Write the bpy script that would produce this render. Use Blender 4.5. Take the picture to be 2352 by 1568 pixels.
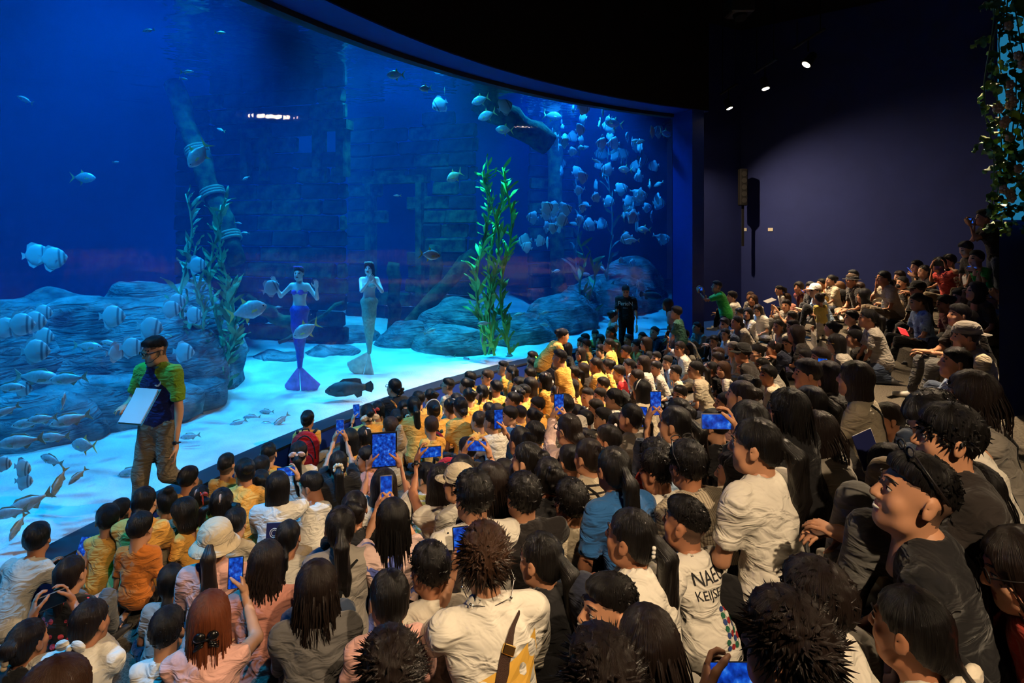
import bpy, bmesh, math, random
import numpy as np
from mathutils import Vector, Matrix, Euler
from mathutils.bvhtree import BVHTree

for _o in list(bpy.data.objects):
    bpy.data.objects.remove(_o, do_unlink=True)
SC = bpy.context.scene
COL = SC.collection
random.seed(7)
RNG = np.random.default_rng(7)
PI = math.pi

# ------------------------------------------------------------ camera
FPX, CX, HY, HC = 1400.0, 1176.0, 519.0, 2.7     # focal length in pixels, principal column, horizon row, eye height
_cam = bpy.data.cameras.new('camera')
_cam.sensor_width = 36.0
_cam.lens = 36.0 * FPX / 2352.0
_cam.shift_y = -(784.0 - HY) / 2352.0
_cam.clip_start = 0.02
_cam.clip_end = 200
CAM = bpy.data.objects.new('camera', _cam)
COL.objects.link(CAM)
CAM.location = (0, 0, HC)
CAM.rotation_euler = (PI / 2, 0, 0)
SC.camera = CAM

# ------------------------------------------------------------ colour management
SC.view_settings.view_transform = 'Standard'
SC.view_settings.look = 'None'
SC.view_settings.exposure = 0.0
SC.view_settings.gamma = 1.0
SC.view_settings.use_curve_mapping = False
SC.cycles.use_denoising = True
SC.cycles.max_bounces = 4
SC.cycles.diffuse_bounces = 1
SC.cycles.glossy_bounces = 2
SC.cycles.transparent_max_bounces = 12
SC.cycles.volume_bounces = 0
SC.cycles.use_light_tree = False
SC.cycles.adaptive_threshold = .03
SC.cycles.caustics_reflective = False
SC.cycles.caustics_refractive = False

# ------------------------------------------------------------ world: a nearly dark hall
W = bpy.data.worlds.new('world'); SC.world = W
W.use_nodes = True
W.node_tree.nodes['Background'].inputs[0].default_value = (0.35, 0.45, 1.0, 1)
W.node_tree.nodes['Background'].inputs[1].default_value = 0.010

GC = Vector((10.354, 1.071)); GR = 14.283          # axis and radius of the curved viewing window
GZ0, GZ1 = 0.25, 5.2                                # sill and head of the window
A_L, A_R = math.radians(196), math.radians(118.3)   # angular span of the window
CEIL = 8.2

def pol(r, a, z=0.0):
    return Vector((GC.x + r * math.cos(a), GC.y + r * math.sin(a), z))
def at(x, y, d):
    return Vector(((x - CX) / FPX * d, d, HC - (y - HY) / FPX * d))
def delta(p):
    return GR - math.hypot(p[0] - GC.x, p[1] - GC.y)

def lamp(name, kind, loc, target, energy, color, size=0.1, spot=60, blend=0.5, parent=None):
    l = bpy.data.lights.new(name, kind); l.energy = energy; l.color = color
    if kind == 'AREA':
        l.shape = 'DISK'; l.size = size
    else:
        l.shadow_soft_size = size
    if kind == 'SPOT':
        l.spot_size = math.radians(spot); l.spot_blend = blend
    o = bpy.data.objects.new(name, l); COL.objects.link(o)
    o.location = loc
    o.rotation_euler = (Vector(target) - Vector(loc)).to_track_quat('-Z', 'Y').to_euler()
    return o

# tank lamps: floodlights over the water, plus one added fill spot
WSURF = 5.65
TANK_LIGHTS = [  # (radius beyond the glass, angle, power, colour, spot angle)
    (1.8, 168, 4200, (.012, .44, 1.0), 92), (3.2, 153, 3700, (.012, .40, 1.0), 86), (2.4, 139, 4000, (.015, .50, 1.0), 80),
    (2.6, 122.5, 4200, (.01, .34, 1.0), 92), (.9, 137, 1900, (.05, .9, .5), 30), (6.2, 140, 1900, (.02, .45, .8), 84), (2.0, 146, 2600, (.10, .62, 1.0), 30),  # last entry is an added spot that brightens the mermaids
    (3.0, 149, 1500, (.03, .5, 1.0), 13), (3.2, 141, 1500, (.03, .45, 1.0), 12), (3.6, 133, 1500, (.04, .5, 1.0), 15)]
for r_, a_, p_, c_, s_ in TANK_LIGHTS:
    q = pol(GR + r_, math.radians(a_), WSURF + 2.2)
    lamp('tank_flood_or_fill', 'SPOT', q, q + Vector((0, 0, -5)), p_, c_, 0.25, s_, 0.7)
# ------------------------------------------------------------ helpers: objects and tags
def tag(o, label=None, cat=None, group=None, kind=None):
    if label: o['label'] = label
    if cat: o['category'] = cat
    if group: o['group'] = group
    if kind: o['kind'] = kind
    return o
def empty(name, loc=(0, 0, 0), rz=0.0, sc=1.0):
    o = bpy.data.objects.new(name, None); COL.objects.link(o)
    o.empty_display_size = 0.05
    o.location = loc; o.rotation_euler = (0, 0, rz); o.scale = (sc,) * 3
    return o
def mesh_np(name, V, F, mats=None, midx=None, smooth=True):
    """V (n,3); F (m,4) or (m,3) int"""
    me = bpy.data.meshes.new(name)
    V = np.asarray(V, np.float32); F = np.asarray(F, np.int32)
    n, m, k = len(V), len(F), F.shape[1] if len(F) else 4
    me.vertices.add(n); me.vertices.foreach_set('co', V.ravel())
    me.loops.add(m * k); me.loops.foreach_set('vertex_index', F.ravel())
    me.polygons.add(m)
    me.polygons.foreach_set('loop_start', np.arange(0, m * k, k, dtype=np.int32))
    if smooth: me.polygons.foreach_set('use_smooth', np.ones(m, bool))
    if midx is not None: me.polygons.foreach_set('material_index', np.asarray(midx, np.int32))
    for q in (mats or []): me.materials.append(q)
    me.update(calc_edges=True)
    return me
def link(name, me, parent=None, mat=None, loc=None, rot=None, sc=None):
    o = bpy.data.objects.new(name, me); COL.objects.link(o)
    if parent is not None: o.parent = parent
    if mat is not None:
        if len(me.materials) == 0: me.materials.append(mat)
        elif me.materials[0] is not mat:
            o.material_slots[0].link = 'OBJECT'; o.material_slots[0].material = mat
    if loc is not None: o.location = loc
    if rot is not None: o.rotation_euler = rot
    if sc is not None: o.scale = sc if hasattr(sc, '__len__') else (sc,) * 3
    return o
class MB:
    """collects boxes, tubes and quads into one mesh"""
    def __init__(s): s.v = []; s.f = []; s.mi = []; s.cur = 0
    def add(s, vs, fs):
        b = len(s.v); s.v += [tuple(q) for q in vs]
        for f in fs: s.f.append(tuple(b + i for i in f)); s.mi.append(s.cur)
    def box(s, c, size, R=None, bev=0.0):
        hx, hy, hz = [q / 2 for q in size]
        if bev <= 0:
            vs = [Vector((x, y, z)) for x in (-hx, hx) for y in (-hy, hy) for z in (-hz, hz)]
            fs = [(0, 1, 3, 2), (4, 6, 7, 5), (0, 4, 5, 1), (2, 3, 7, 6), (0, 2, 6, 4), (1, 5, 7, 3)]
        else:
            vs = []; b = bev
            for z, i in ((-hz, b), (-hz + b, 0), (hz - b, 0), (hz, b)):
                for sx, sy in ((-1, -1), (1, -1), (1, 1), (-1, 1)):
                    ax, ay = hx - i, hy - i
                    if sx * sy > 0: vs += [Vector((sx * ax, sy * (ay - b), z)), Vector((sx * (ax - b), sy * ay, z))]
                    else: vs += [Vector((sx * (ax - b), sy * ay, z)), Vector((sx * ax, sy * (ay - b), z))]
            fs = []
            for r in range(3):
                for k in range(8):
                    a, c2 = r * 8 + k, r * 8 + (k + 1) % 8
                    fs.append((a, c2, c2 + 8, a + 8))
            fs += [tuple(range(7, -1, -1)), tuple(range(24, 32))]
        c = Vector(c)
        s.add([(R @ q if R else q) + c for q in vs], fs)
    def tube(s, pts, rad, n=8, cap=True):
        pts = [Vector(p) for p in pts]; m = len(pts)
        rads = rad if hasattr(rad, '__len__') else [rad] * m
        vs = []; up = None
        for i, p in enumerate(pts):
            t = (pts[min(i + 1, m - 1)] - pts[max(i - 1, 0)])
            t = t.normalized() if t.length > 1e-9 else Vector((0, 0, 1))
            if up is None:
                up = Vector((0, 0, 1)) if abs(t.z) < .9 else Vector((1, 0, 0))
            a = t.cross(up); a = a.normalized() if a.length > 1e-6 else Vector((1, 0, 0))
            b = a.cross(t).normalized(); up = b
            for k in range(n):
                th = 2 * PI * k / n
                vs.append(p + (a * math.cos(th) + b * math.sin(th)) * rads[i])
        fs = []
        for i in range(m - 1):
            for k in range(n):
                k2 = (k + 1) % n
                fs.append((i * n + k, i * n + k2, (i + 1) * n + k2, (i + 1) * n + k))
        if cap: fs += [tuple(range(n - 1, -1, -1)), tuple((m - 1) * n + k for k in range(n))]
        s.add(vs, fs)
    def ball(s, c, r, nu=10, nv=6, R=None):
        rx, ry, rz = r if hasattr(r, '__len__') else (r, r, r)
        c = Vector(c); vs = [Vector((0, 0, rz))]
        for j in range(1, nv):
            ph = PI * j / nv
            for i in range(nu):
                th = 2 * PI * i / nu
                vs.append(Vector((rx * math.sin(ph) * math.cos(th), ry * math.sin(ph) * math.sin(th), rz * math.cos(ph))))
        vs.append(Vector((0, 0, -rz)))
        fs = []
        for i in range(nu): fs.append((0, 1 + i, 1 + (i + 1) % nu))
        for j in range(nv - 2):
            for i in range(nu):
                a = 1 + j * nu + i; b = 1 + j * nu + (i + 1) % nu
                fs.append((a, a + nu, b + nu, b))
        L = len(vs) - 1
        for i in range(nu): fs.append((L, L - nu + (i + 1) % nu, L - nu + i))
        s.add([(R @ q if R else q) + c for q in vs], fs)
    def me(s, name, mats=(), smooth=False):
        me = bpy.data.meshes.new(name); me.from_pydata(s.v, [], s.f)
        for q in mats: me.materials.append(q)
        if any(s.mi): me.polygons.foreach_set('material_index', np.array(s.mi, np.int32))
        if smooth: me.polygons.foreach_set('use_smooth', np.ones(len(s.f), bool))
        me.update(); return me
    def build(s, name, mat, parent=None, smooth=False, **k):
        mats = mat if isinstance(mat, (list, tuple)) else [mat]
        return link(name, s.me(name, mats, smooth), parent, **k)

# ------------------------------------------------------------ helpers: materials
MATS = {}
def srgb(r, g, b):
    f = lambda c: (c / 255 / 12.92) if c / 255 <= .04045 else ((c / 255 + .055) / 1.055) ** 2.4
    return (f(r), f(g), f(b), 1)
def mat(name, col, rough=.6, noise=0.0, nscale=20, bump=0.0, bscale=60, metal=0.0, spec=.5, col2=None, emit=None, estr=0, sheen=0, bdist=.02, bstretch=None, bdet=5):
    if name in MATS: return MATS[name]
    m = bpy.data.materials.new(name); m.use_nodes = True; MATS[name] = m
    nt = m.node_tree; p = nt.nodes['Principled BSDF']
    p.inputs['Base Color'].default_value = col
    p.inputs['Roughness'].default_value = rough; p.inputs['Metallic'].default_value = metal
    p.inputs['Specular IOR Level'].default_value = spec
    if sheen: p.inputs['Sheen Weight'].default_value = sheen
    tc = None
    if noise or bump: tc = nt.nodes.new('ShaderNodeTexCoord')
    if noise:
        n = nt.nodes.new('ShaderNodeTexNoise'); n.inputs['Scale'].default_value = nscale; n.inputs['Detail'].default_value = 4
        nt.links.new(tc.outputs['Object'], n.inputs['Vector'])
        mx = nt.nodes.new('ShaderNodeMix'); mx.data_type = 'RGBA'
        c2 = col2 or tuple(c * (1 - noise) for c in col[:3]) + (1,)
        mx.inputs['A'].default_value = col; mx.inputs['B'].default_value = c2
        rp = nt.nodes.new('ShaderNodeMapRange'); rp.inputs[1].default_value = .35; rp.inputs[2].default_value = .65
        nt.links.new(n.outputs['Fac'], rp.inputs[0]); nt.links.new(rp.outputs[0], mx.inputs['Factor'])
        nt.links.new(mx.outputs['Result'], p.inputs['Base Color'])
    if bump:
        n2 = nt.nodes.new('ShaderNodeTexNoise'); n2.inputs['Scale'].default_value = bscale; n2.inputs['Detail'].default_value = bdet; n2.inputs['Distortion'].default_value = 1.2 if bstretch else 0
        if bstretch:
            mp = nt.nodes.new('ShaderNodeMapping'); mp.inputs['Scale'].default_value = bstretch; mp.inputs['Rotation'].default_value = (.35, .5, 0); nt.links.new(tc.outputs['Object'], mp.inputs[0]); nt.links.new(mp.outputs[0], n2.inputs['Vector'])
        else: nt.links.new(tc.outputs['Object'], n2.inputs['Vector'])
        b = nt.nodes.new('ShaderNodeBump'); b.inputs['Strength'].default_value = bump; b.inputs['Distance'].default_value = bdist
        nt.links.new(n2.outputs['Fac'], b.inputs['Height']); nt.links.new(b.outputs[0], p.inputs['Normal'])
    if emit is not None:
        p.inputs['Emission Color'].default_value = emit; p.inputs['Emission Strength'].default_value = estr
    return m
def fabric(rgb, kind='plain', rgb2=(30, 28, 30)):
    key = 'fabric_%s_%d_%d_%d' % ((kind,) + tuple(rgb))
    if key in MATS: return MATS[key]
    m = mat(key, srgb(*rgb), .85, noise=.10, nscale=9, bump=.85, bscale=8, spec=.2, sheen=.15, bdist=.035, bstretch=(1, 1, 2.2), bdet=2.5)
    nt = m.node_tree; p = nt.nodes['Principled BSDF']
    if kind == 'plain': return m
    tc = nt.nodes.new('ShaderNodeTexCoord'); sp = nt.nodes.new('ShaderNodeSeparateXYZ')
    nt.links.new(tc.outputs['Object'], sp.inputs[0])
    mx = nt.nodes.new('ShaderNodeMix'); mx.data_type = 'RGBA'
    old = p.inputs['Base Color'].links[0].from_socket
    nt.links.new(old, mx.inputs['A']); mx.inputs['B'].default_value = srgb(*rgb2)
    nt.links.new(mx.outputs['Result'], p.inputs['Base Color'])
    def math_(op, a, b=None, c=None):
        q = nt.nodes.new('ShaderNodeMath'); q.operation = op
        for i, v in enumerate((a, b, c)):
            if v is None: continue
            if hasattr(v, 'is_linked'): nt.links.new(v, q.inputs[i])
            else: q.inputs[i].default_value = v
        return q.outputs[0]
    if kind == 'hstripe':
        nz = nt.nodes.new('ShaderNodeTexNoise'); nz.inputs['Scale'].default_value = 3
        nt.links.new(tc.outputs['Object'], nz.inputs['Vector'])
        z = math_('ADD', sp.outputs['Z'], math_('MULTIPLY', nz.outputs['Fac'], .03))
        fr = math_('FRACT', math_('MULTIPLY', z, 26.0)); fac = math_('LESS_THAN', fr, .27)
    elif kind == 'vstripe':
        fr = math_('FRACT', math_('MULTIPLY', sp.outputs['X'], 80.0)); fac = math_('MULTIPLY', math_('LESS_THAN', fr, .38), .75)
    elif kind == 'band':
        fac = math_('GREATER_THAN', sp.outputs['Z'], .30)
    elif kind == 'floral':
        vo = nt.nodes.new('ShaderNodeTexVoronoi'); vo.inputs['Scale'].default_value = 21
        nt.links.new(tc.outputs['Object'], vo.inputs['Vector'])
        fac = math_('LESS_THAN', vo.outputs['Distance'], .34)
    elif kind == 'dots':
        vo = nt.nodes.new('ShaderNodeTexVoronoi'); vo.inputs['Scale'].default_value = 12; vo.inputs['Randomness'].default_value = .45
        nt.links.new(tc.outputs['Object'], vo.inputs['Vector'])
        fac = math_('LESS_THAN', vo.outputs['Distance'], .34)
    elif kind == 'specks':
        vo = nt.nodes.new('ShaderNodeTexVoronoi'); vo.inputs['Scale'].default_value = 14
        nt.links.new(tc.outputs['Object'], vo.inputs['Vector'])
        fac = math_('LESS_THAN', vo.outputs['Distance'], .085)
    elif kind == 'raglan':      # contrasting sleeves and shoulders
        ax = math_('ABSOLUTE', sp.outputs['X']); fac = math_('GREATER_THAN', ax, .115)
    elif kind == 'hostpolo':
        lim = math_('MINIMUM', math_('MAXIMUM', math_('MULTIPLY', math_('SUBTRACT', 1.47, sp.outputs['Z']), .75), .045), .185)
        fac = math_('GREATER_THAN', math_('ABSOLUTE', sp.outputs['X']), lim)
    elif kind == 'tiedye':
        nz = nt.nodes.new('ShaderNodeTexNoise'); nz.inputs['Scale'].default_value = 7
        nt.links.new(tc.outputs['Object'], nz.inputs['Vector']); fac = math_('GREATER_THAN', nz.outputs['Fac'], .58)
    nt.links.new(fac, mx.inputs['Factor'])
    return m
# ------------------------------------------------------------ structure: room and tank shell
def arc_strip(r0, z0, r1, z1, a0, a1, n=72):
    vs = []; fs = []
    for i in range(n + 1):
        a = a0 + (a1 - a0) * i / n
        vs += [pol(r0, a, z0), pol(r1, a, z1)]
    for i in range(n): fs.append((2 * i, 2 * i + 2, 2 * i + 3, 2 * i + 1))
    return vs, fs
def arc_prism(prof, a0, a1, n=72):
    """profile [(r,z)...] closed, swept round the window axis"""
    m = len(prof); vs = []; fs = []
    for i in range(n + 1):
        a = a0 + (a1 - a0) * i / n
        vs += [pol(r, a, z) for r, z in prof]
    for i in range(n):
        for k in range(m):
            k2 = (k + 1) % m
            fs.append((i * m + k, i * m + k2, (i + 1) * m + k2, (i + 1) * m + k))
    fs += [tuple(range(m)), tuple(n * m + k for k in range(m - 1, -1, -1))]
    return vs, fs
def struct(name, b, m, smooth=False):
    return tag(b.build(name, m, smooth=smooth), kind='structure')

NAVY = mat('navy_paint', srgb(44, 54, 112), .75, noise=.12, nscale=1.5, bump=.12, bscale=220, spec=.25)
BLACK = mat('black_paint', srgb(24, 22, 23), .8, noise=.15, nscale=2, spec=.2)
BLUE = mat('royal_blue_paint', srgb(24, 52, 142), .5, noise=.1, nscale=2, spec=.35)
DARKCAP = mat('dark_sill', srgb(30, 30, 40), .5)
CARPET = mat('carpet', srgb(136, 126, 112), .95, noise=.55, nscale=75, bump=.9, bscale=260, spec=.15)

TZ, T0, TD = 0.21, 0.8, 0.8        # tier rise, offset, going
NT = 11
_OA = [math.radians(q) for q in (50, 104, 112, 118, 124, 131, 140, 150, 158, 166, 176, 210)]
_OV = [-1.6, -1.6, -1.5, -.6, .5, 1.5, 1.8, 1.4, .6, .1, 0, 0]
def toff(a): return float(np.interp(a, _OA, _OV))      # the flat floor is deepest in front of the middle of the window
def tier_of(dl): return max(0, min(NT - 1, int(math.floor((dl - T0) / TD))))
def tdelta(p): return delta(p) - toff(math.atan2(p[1] - GC.y, p[0] - GC.x))
def tstrip(r0, z0, r1, z1, a0, a1, n=110):
    vs = []; fs = []
    for i in range(n + 1):
        a = a0 + (a1 - a0) * i / n; t = toff(a)
        vs += [pol(r0 - t, a, z0), pol(r1 - t, a, z1)]
    for i in range(n): fs.append((2 * i, 2 * i + 2, 2 * i + 3, 2 * i + 1))
    return vs, fs
b = MB()
for k in range(NT):
    d0 = -6.5 if k == 0 else T0 + TD * k
    d1 = T0 + TD * (k + 1)
    aL, aR = math.radians(205), math.radians(50)
    if k == 0:
        b.add(*arc_strip(GR, 0, GR - d1 - 2.2, 0, aL, A_R, 90))
        b.add(*arc_strip(GR + 6.5, 0, GR - d1 - 2.2, 0, math.radians(118), aR, 50))
    else:
        b.add(*tstrip(GR - d0, TZ * (k - 1), GR - d0, TZ * k, aL, aR))
        b.add(*tstrip(GR - d0, TZ * k, GR - d1, TZ * k, aL, aR))
struct('floor', b, CARPET)

# sill kerb under the window
b = MB(); b.add(*arc_prism([(GR + .1, 0), (GR - .16, 0), (GR - .16, GZ0 - .03), (GR + .1, GZ0 - .03)], A_L, A_R, 90))
struct('trim_1', b, BLUE)
b = MB(); b.add(*arc_prism([(GR + .1, GZ0 - .03), (GR - .18, GZ0 - .03), (GR - .18, GZ0), (GR + .1, GZ0)], A_L, A_R, 90))
struct('trim_2', b, DARKCAP)
# fascia over the window with its blue soffit
b = MB(); b.add(*arc_prism([(GR - .62, GZ1 + .02), (GR - .62, CEIL), (GR + .1, CEIL), (GR + .1, GZ1 + .02)], A_L, A_R - .035, 90))
struct('wall_fascia', b, BLACK)
b = MB(); b.add(*arc_prism([(GR - .62, GZ1), (GR - .62, GZ1 + .02), (GR + .1, GZ1 + .02), (GR + .1, GZ1)], A_L, A_R - .035, 90))
struct('trim_3', b, BLUE)
b = MB(); b.add(*arc_prism([(GR - .06, GZ1 - .07), (GR - .06, GZ1), (GR + .1, GZ1), (GR + .1, GZ1 - .07)], A_L, A_R, 90))
struct('trim_4', b, DARKCAP)
# window: one curved acrylic pane
GLASS = bpy.data.materials.new('acrylic_pane'); GLASS.use_nodes = True
nt = GLASS.node_tree; nt.nodes.clear()
o_ = nt.nodes.new('ShaderNodeOutputMaterial'); mx = nt.nodes.new('ShaderNodeMixShader')
tr = nt.nodes.new('ShaderNodeBsdfTransparent'); tr.inputs[0].default_value = (.97, .985, 1, 1)
gl = nt.nodes.new('ShaderNodeBsdfGlossy'); gl.inputs['Roughness'].default_value = .02
lw = nt.nodes.new('ShaderNodeLayerWeight'); lw.inputs['Blend'].default_value = .5
pw = nt.nodes.new('ShaderNodeMath'); pw.operation = 'POWER'; pw.inputs[1].default_value = 5
mr = nt.nodes.new('ShaderNodeMapRange'); mr.inputs[3].default_value = .03; mr.inputs[4].default_value = .6
nt.links.new(lw.outputs['Facing'], pw.inputs[0]); nt.links.new(pw.outputs[0], mr.inputs[0])
nt.links.new(mr.outputs[0], mx.inputs[0]); nt.links.new(tr.outputs[0], mx.inputs[1]); nt.links.new(gl.outputs[0], mx.inputs[2])
nt.links.new(mx.outputs[0], o_.inputs[0])
b = MB(); b.add(*arc_prism([(GR, GZ0 - .02), (GR, GZ1), (GR + .05, GZ1), (GR + .05, GZ0 - .02)], A_L, A_R, 120))
struct('window_1', b, GLASS, smooth=False)

# right jamb of the window (blue reveal) and the partition that closes the tank there
cr = pol(GR, A_R)
def quad_wall(name, p, q, z0, z1, th, m):
    p = Vector(p[:2]).to_3d(); q = Vector(q[:2]).to_3d()
    t = (q - p).normalized(); n = Vector((t.y, -t.x, 0)) * th
    vs = [p, q, q + n, p + n]; vs = [Vector((v.x, v.y, z0)) for v in vs] + [Vector((v.x, v.y, z1)) for v in vs]
    b = MB(); b.add(vs, [(3, 2, 1, 0), (4, 5, 6, 7), (0, 1, 5, 4), (1, 2, 6, 5), (2, 3, 7, 6), (3, 0, 4, 7)])
    return struct(name, b, m)
_pd = Vector((0.262, 1, 0)).normalized()
JA = pol(GR - .62, A_R); JB = pol(GR + .1, A_R)
quad_wall('trim_5', JA, pol(GR - .02, A_R), 0, GZ1, .34, BLUE)
quad_wall('wall_partition', cr, cr + _pd * 11.5, 0, CEIL, .3, NAVY)
quad_wall('wall_jamb', JA + Vector((0, 0, 0)), JB, GZ1, CEIL, .34, BLACK)
# navy back walls of the hall
WB0, WB1, WB2 = Vector((4.45, 16.0, 0)), Vector((6.45, 17.15, 0)), Vector((12.2, 12.2, 0))
quad_wall('wall_back_left', WB1, WB0, 0, CEIL, -.2, NAVY) if False else quad_wall('wall_back_left', WB0, WB1, 0, CEIL, -.2, NAVY)
quad_wall('wall_back_right', WB1, WB2, 0, CEIL, -.2, NAVY)
quad_wall('wall_right', (12.2, 12.2, 0), (14.5, -3, 0), 0, CEIL, -.2, NAVY)
quad_wall('wall_rear', (14.5, -4.5, 0), (-6, -4.5, 0), 0, CEIL, .2, NAVY)
b = MB(); b.box((4, 6, CEIL + .1), (24, 32, .2)); struct('ceiling', b, BLACK)
b = MB(); b.add(*arc_prism([(GR + 9.7, 0), (GR + 9.5, 0), (GR + 9.5, WSURF + 3), (GR + 9.7, WSURF + 3)], math.radians(196), math.radians(100), 60))
TANKBLUE = mat('tank_wall_paint', srgb(20, 70, 150), .8, noise=.25, nscale=.6, spec=.2)
struct('wall_tank_back', b, TANKBLUE)
b = MB(); b.add(*arc_strip(GR + .06, GZ0 - .12, GR + 9.5, GZ0 - .12, math.radians(196), math.radians(101), 60)); struct('floor_tank', b, TANKBLUE)

# navy pillar at the right of the hall
PA, PB = at(2295, 700, 5.0), at(2299, 700, 7.0)
b = MB(); vs = [Vector((p[0], p[1], z)) for z in (.4, CEIL) for p in ((PA.x, PA.y), (PA.x + 3, PA.y - .2), (PB.x + 3, PB.y), (PB.x, PB.y))]
b.add(vs, [(3, 2, 1, 0), (4, 5, 6, 7), (0, 1, 5, 4), (1, 2, 6, 5), (2, 3, 7, 6), (3, 0, 4, 7)]); struct('wall_pillar', b, NAVY)

# sand bed
def part_angle(r):
    lo, hi = math.radians(90), A_R + .02
    for _ in range(30):
        m_ = (lo + hi) / 2; p = pol(r, m_) - cr
        if p.x * _pd.y - p.y * _pd.x > 0: lo = m_
        else: hi = m_
    return hi
def fbm(x, y, z=0, s=1.0, o=4, seed=0):
    t = 0; a = 1; tot = 0
    for i in range(o):
        p = seed * 1.7 + i * 2.3
        t = t + a * np.sin(x * s * 1.0 + 1.7 * np.sin(y * s * .9 + p) + p) * np.sin(y * s * 1.1 + 1.3 * np.sin(z * s * .8 + x * s * .5 + p * 1.3) + p * .7) * np.cos(z * s * .9 + .8 * np.sin(x * s * 1.2 + p) * 1.1)
        tot += a; a *= .5; s *= 2.03
    return t / tot
NA, NR = 170, 70
V = []
for j in range(NR + 1):
    r = GR + .055 + (j / NR) ** 1.4 * 9.4
    aR = part_angle(r)
    for i in range(NA + 1):
        a = math.radians(190) + (aR - math.radians(190)) * i / NA
        V.append(pol(r, a, 0))
V = np.array([tuple(v) for v in V]); rr = np.hypot(V[:, 0] - GC.x, V[:, 1] - GC.y) - GR
V[:, 2] = GZ0 - .03 + .035 * rr + .05 * fbm(V[:, 0], V[:, 1], 0, 1.1, 3) * np.clip(rr, 0, 1) + .014 * np.sin(V[:, 0] * 5 + V[:, 1] * 7 + 2 * np.sin(V[:, 0] * 1.7)) * np.clip(rr * 2, 0, 1)
I = np.arange(NR * (NA + 1)).reshape(NR, NA + 1)[:, :-1].ravel()
F = np.stack([I, I + NA + 1, I + NA + 2, I + 1], 1)
SAND = mat('sand', srgb(224, 226, 220), .9, noise=.3, nscale=2.2, bump=.5, bscale=45, spec=.2)
tag(link('sand_bed', mesh_np('sand_bed', V, F, [SAND])), 'pale rippled sand covering the tank bottom', 'sand', kind='structure')
def sand_z(p):
    rr = max(0, -delta(p)); return GZ0 - .03 + .035 * rr + .05 * float(fbm(np.array(p[0]), np.array(p[1]), 0, 1.1, 3)) * min(rr, 1)

# water body filling the tank
WATER = bpy.data.materials.new('tank_water'); WATER.use_nodes = True
nt = WATER.node_tree; nt.nodes.clear()
o_ = nt.nodes.new('ShaderNodeOutputMaterial'); ad = nt.nodes.new('ShaderNodeAddShader')
vs_ = nt.nodes.new('ShaderNodeVolumeScatter'); va = nt.nodes.new('ShaderNodeVolumeAbsorption')
vs_.inputs['Color'].default_value = (.02, .30, 1, 1); vs_.inputs['Density'].default_value = .036; vs_.inputs['Anisotropy'].default_value = .2
va.inputs['Color'].default_value = (.05, .62, .95, 1); va.inputs['Density'].default_value = .09
nt.links.new(vs_.outputs[0], ad.inputs[0]); nt.links.new(va.outputs[0], ad.inputs[1]); nt.links.new(ad.outputs[0], o_.inputs['Volume'])
RO = GR + 9.45
ring = [pol(GR + .06, math.radians(190) + (part_angle(GR + .06) - math.radians(190)) * i / 80) for i in range(81)]
ring += [pol(RO, part_angle(RO) + (math.radians(190) - part_angle(RO)) * i / 40) for i in range(41)]
n_ = len(ring); b = MB()
b.add([Vector((p.x, p.y, GZ0 - .1)) for p in ring] + [Vector((p.x, p.y, WSURF)) for p in ring],
      [tuple(range(n_ - 1, -1, -1)), tuple(range(n_, 2 * n_))] + [(i, (i + 1) % n_, n_ + (i + 1) % n_, n_ + i) for i in range(n_)])
wo = b.build('tank_water', WATER); tag(wo, 'clear blue water filling the aquarium tank', 'water', kind='structure')
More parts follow.
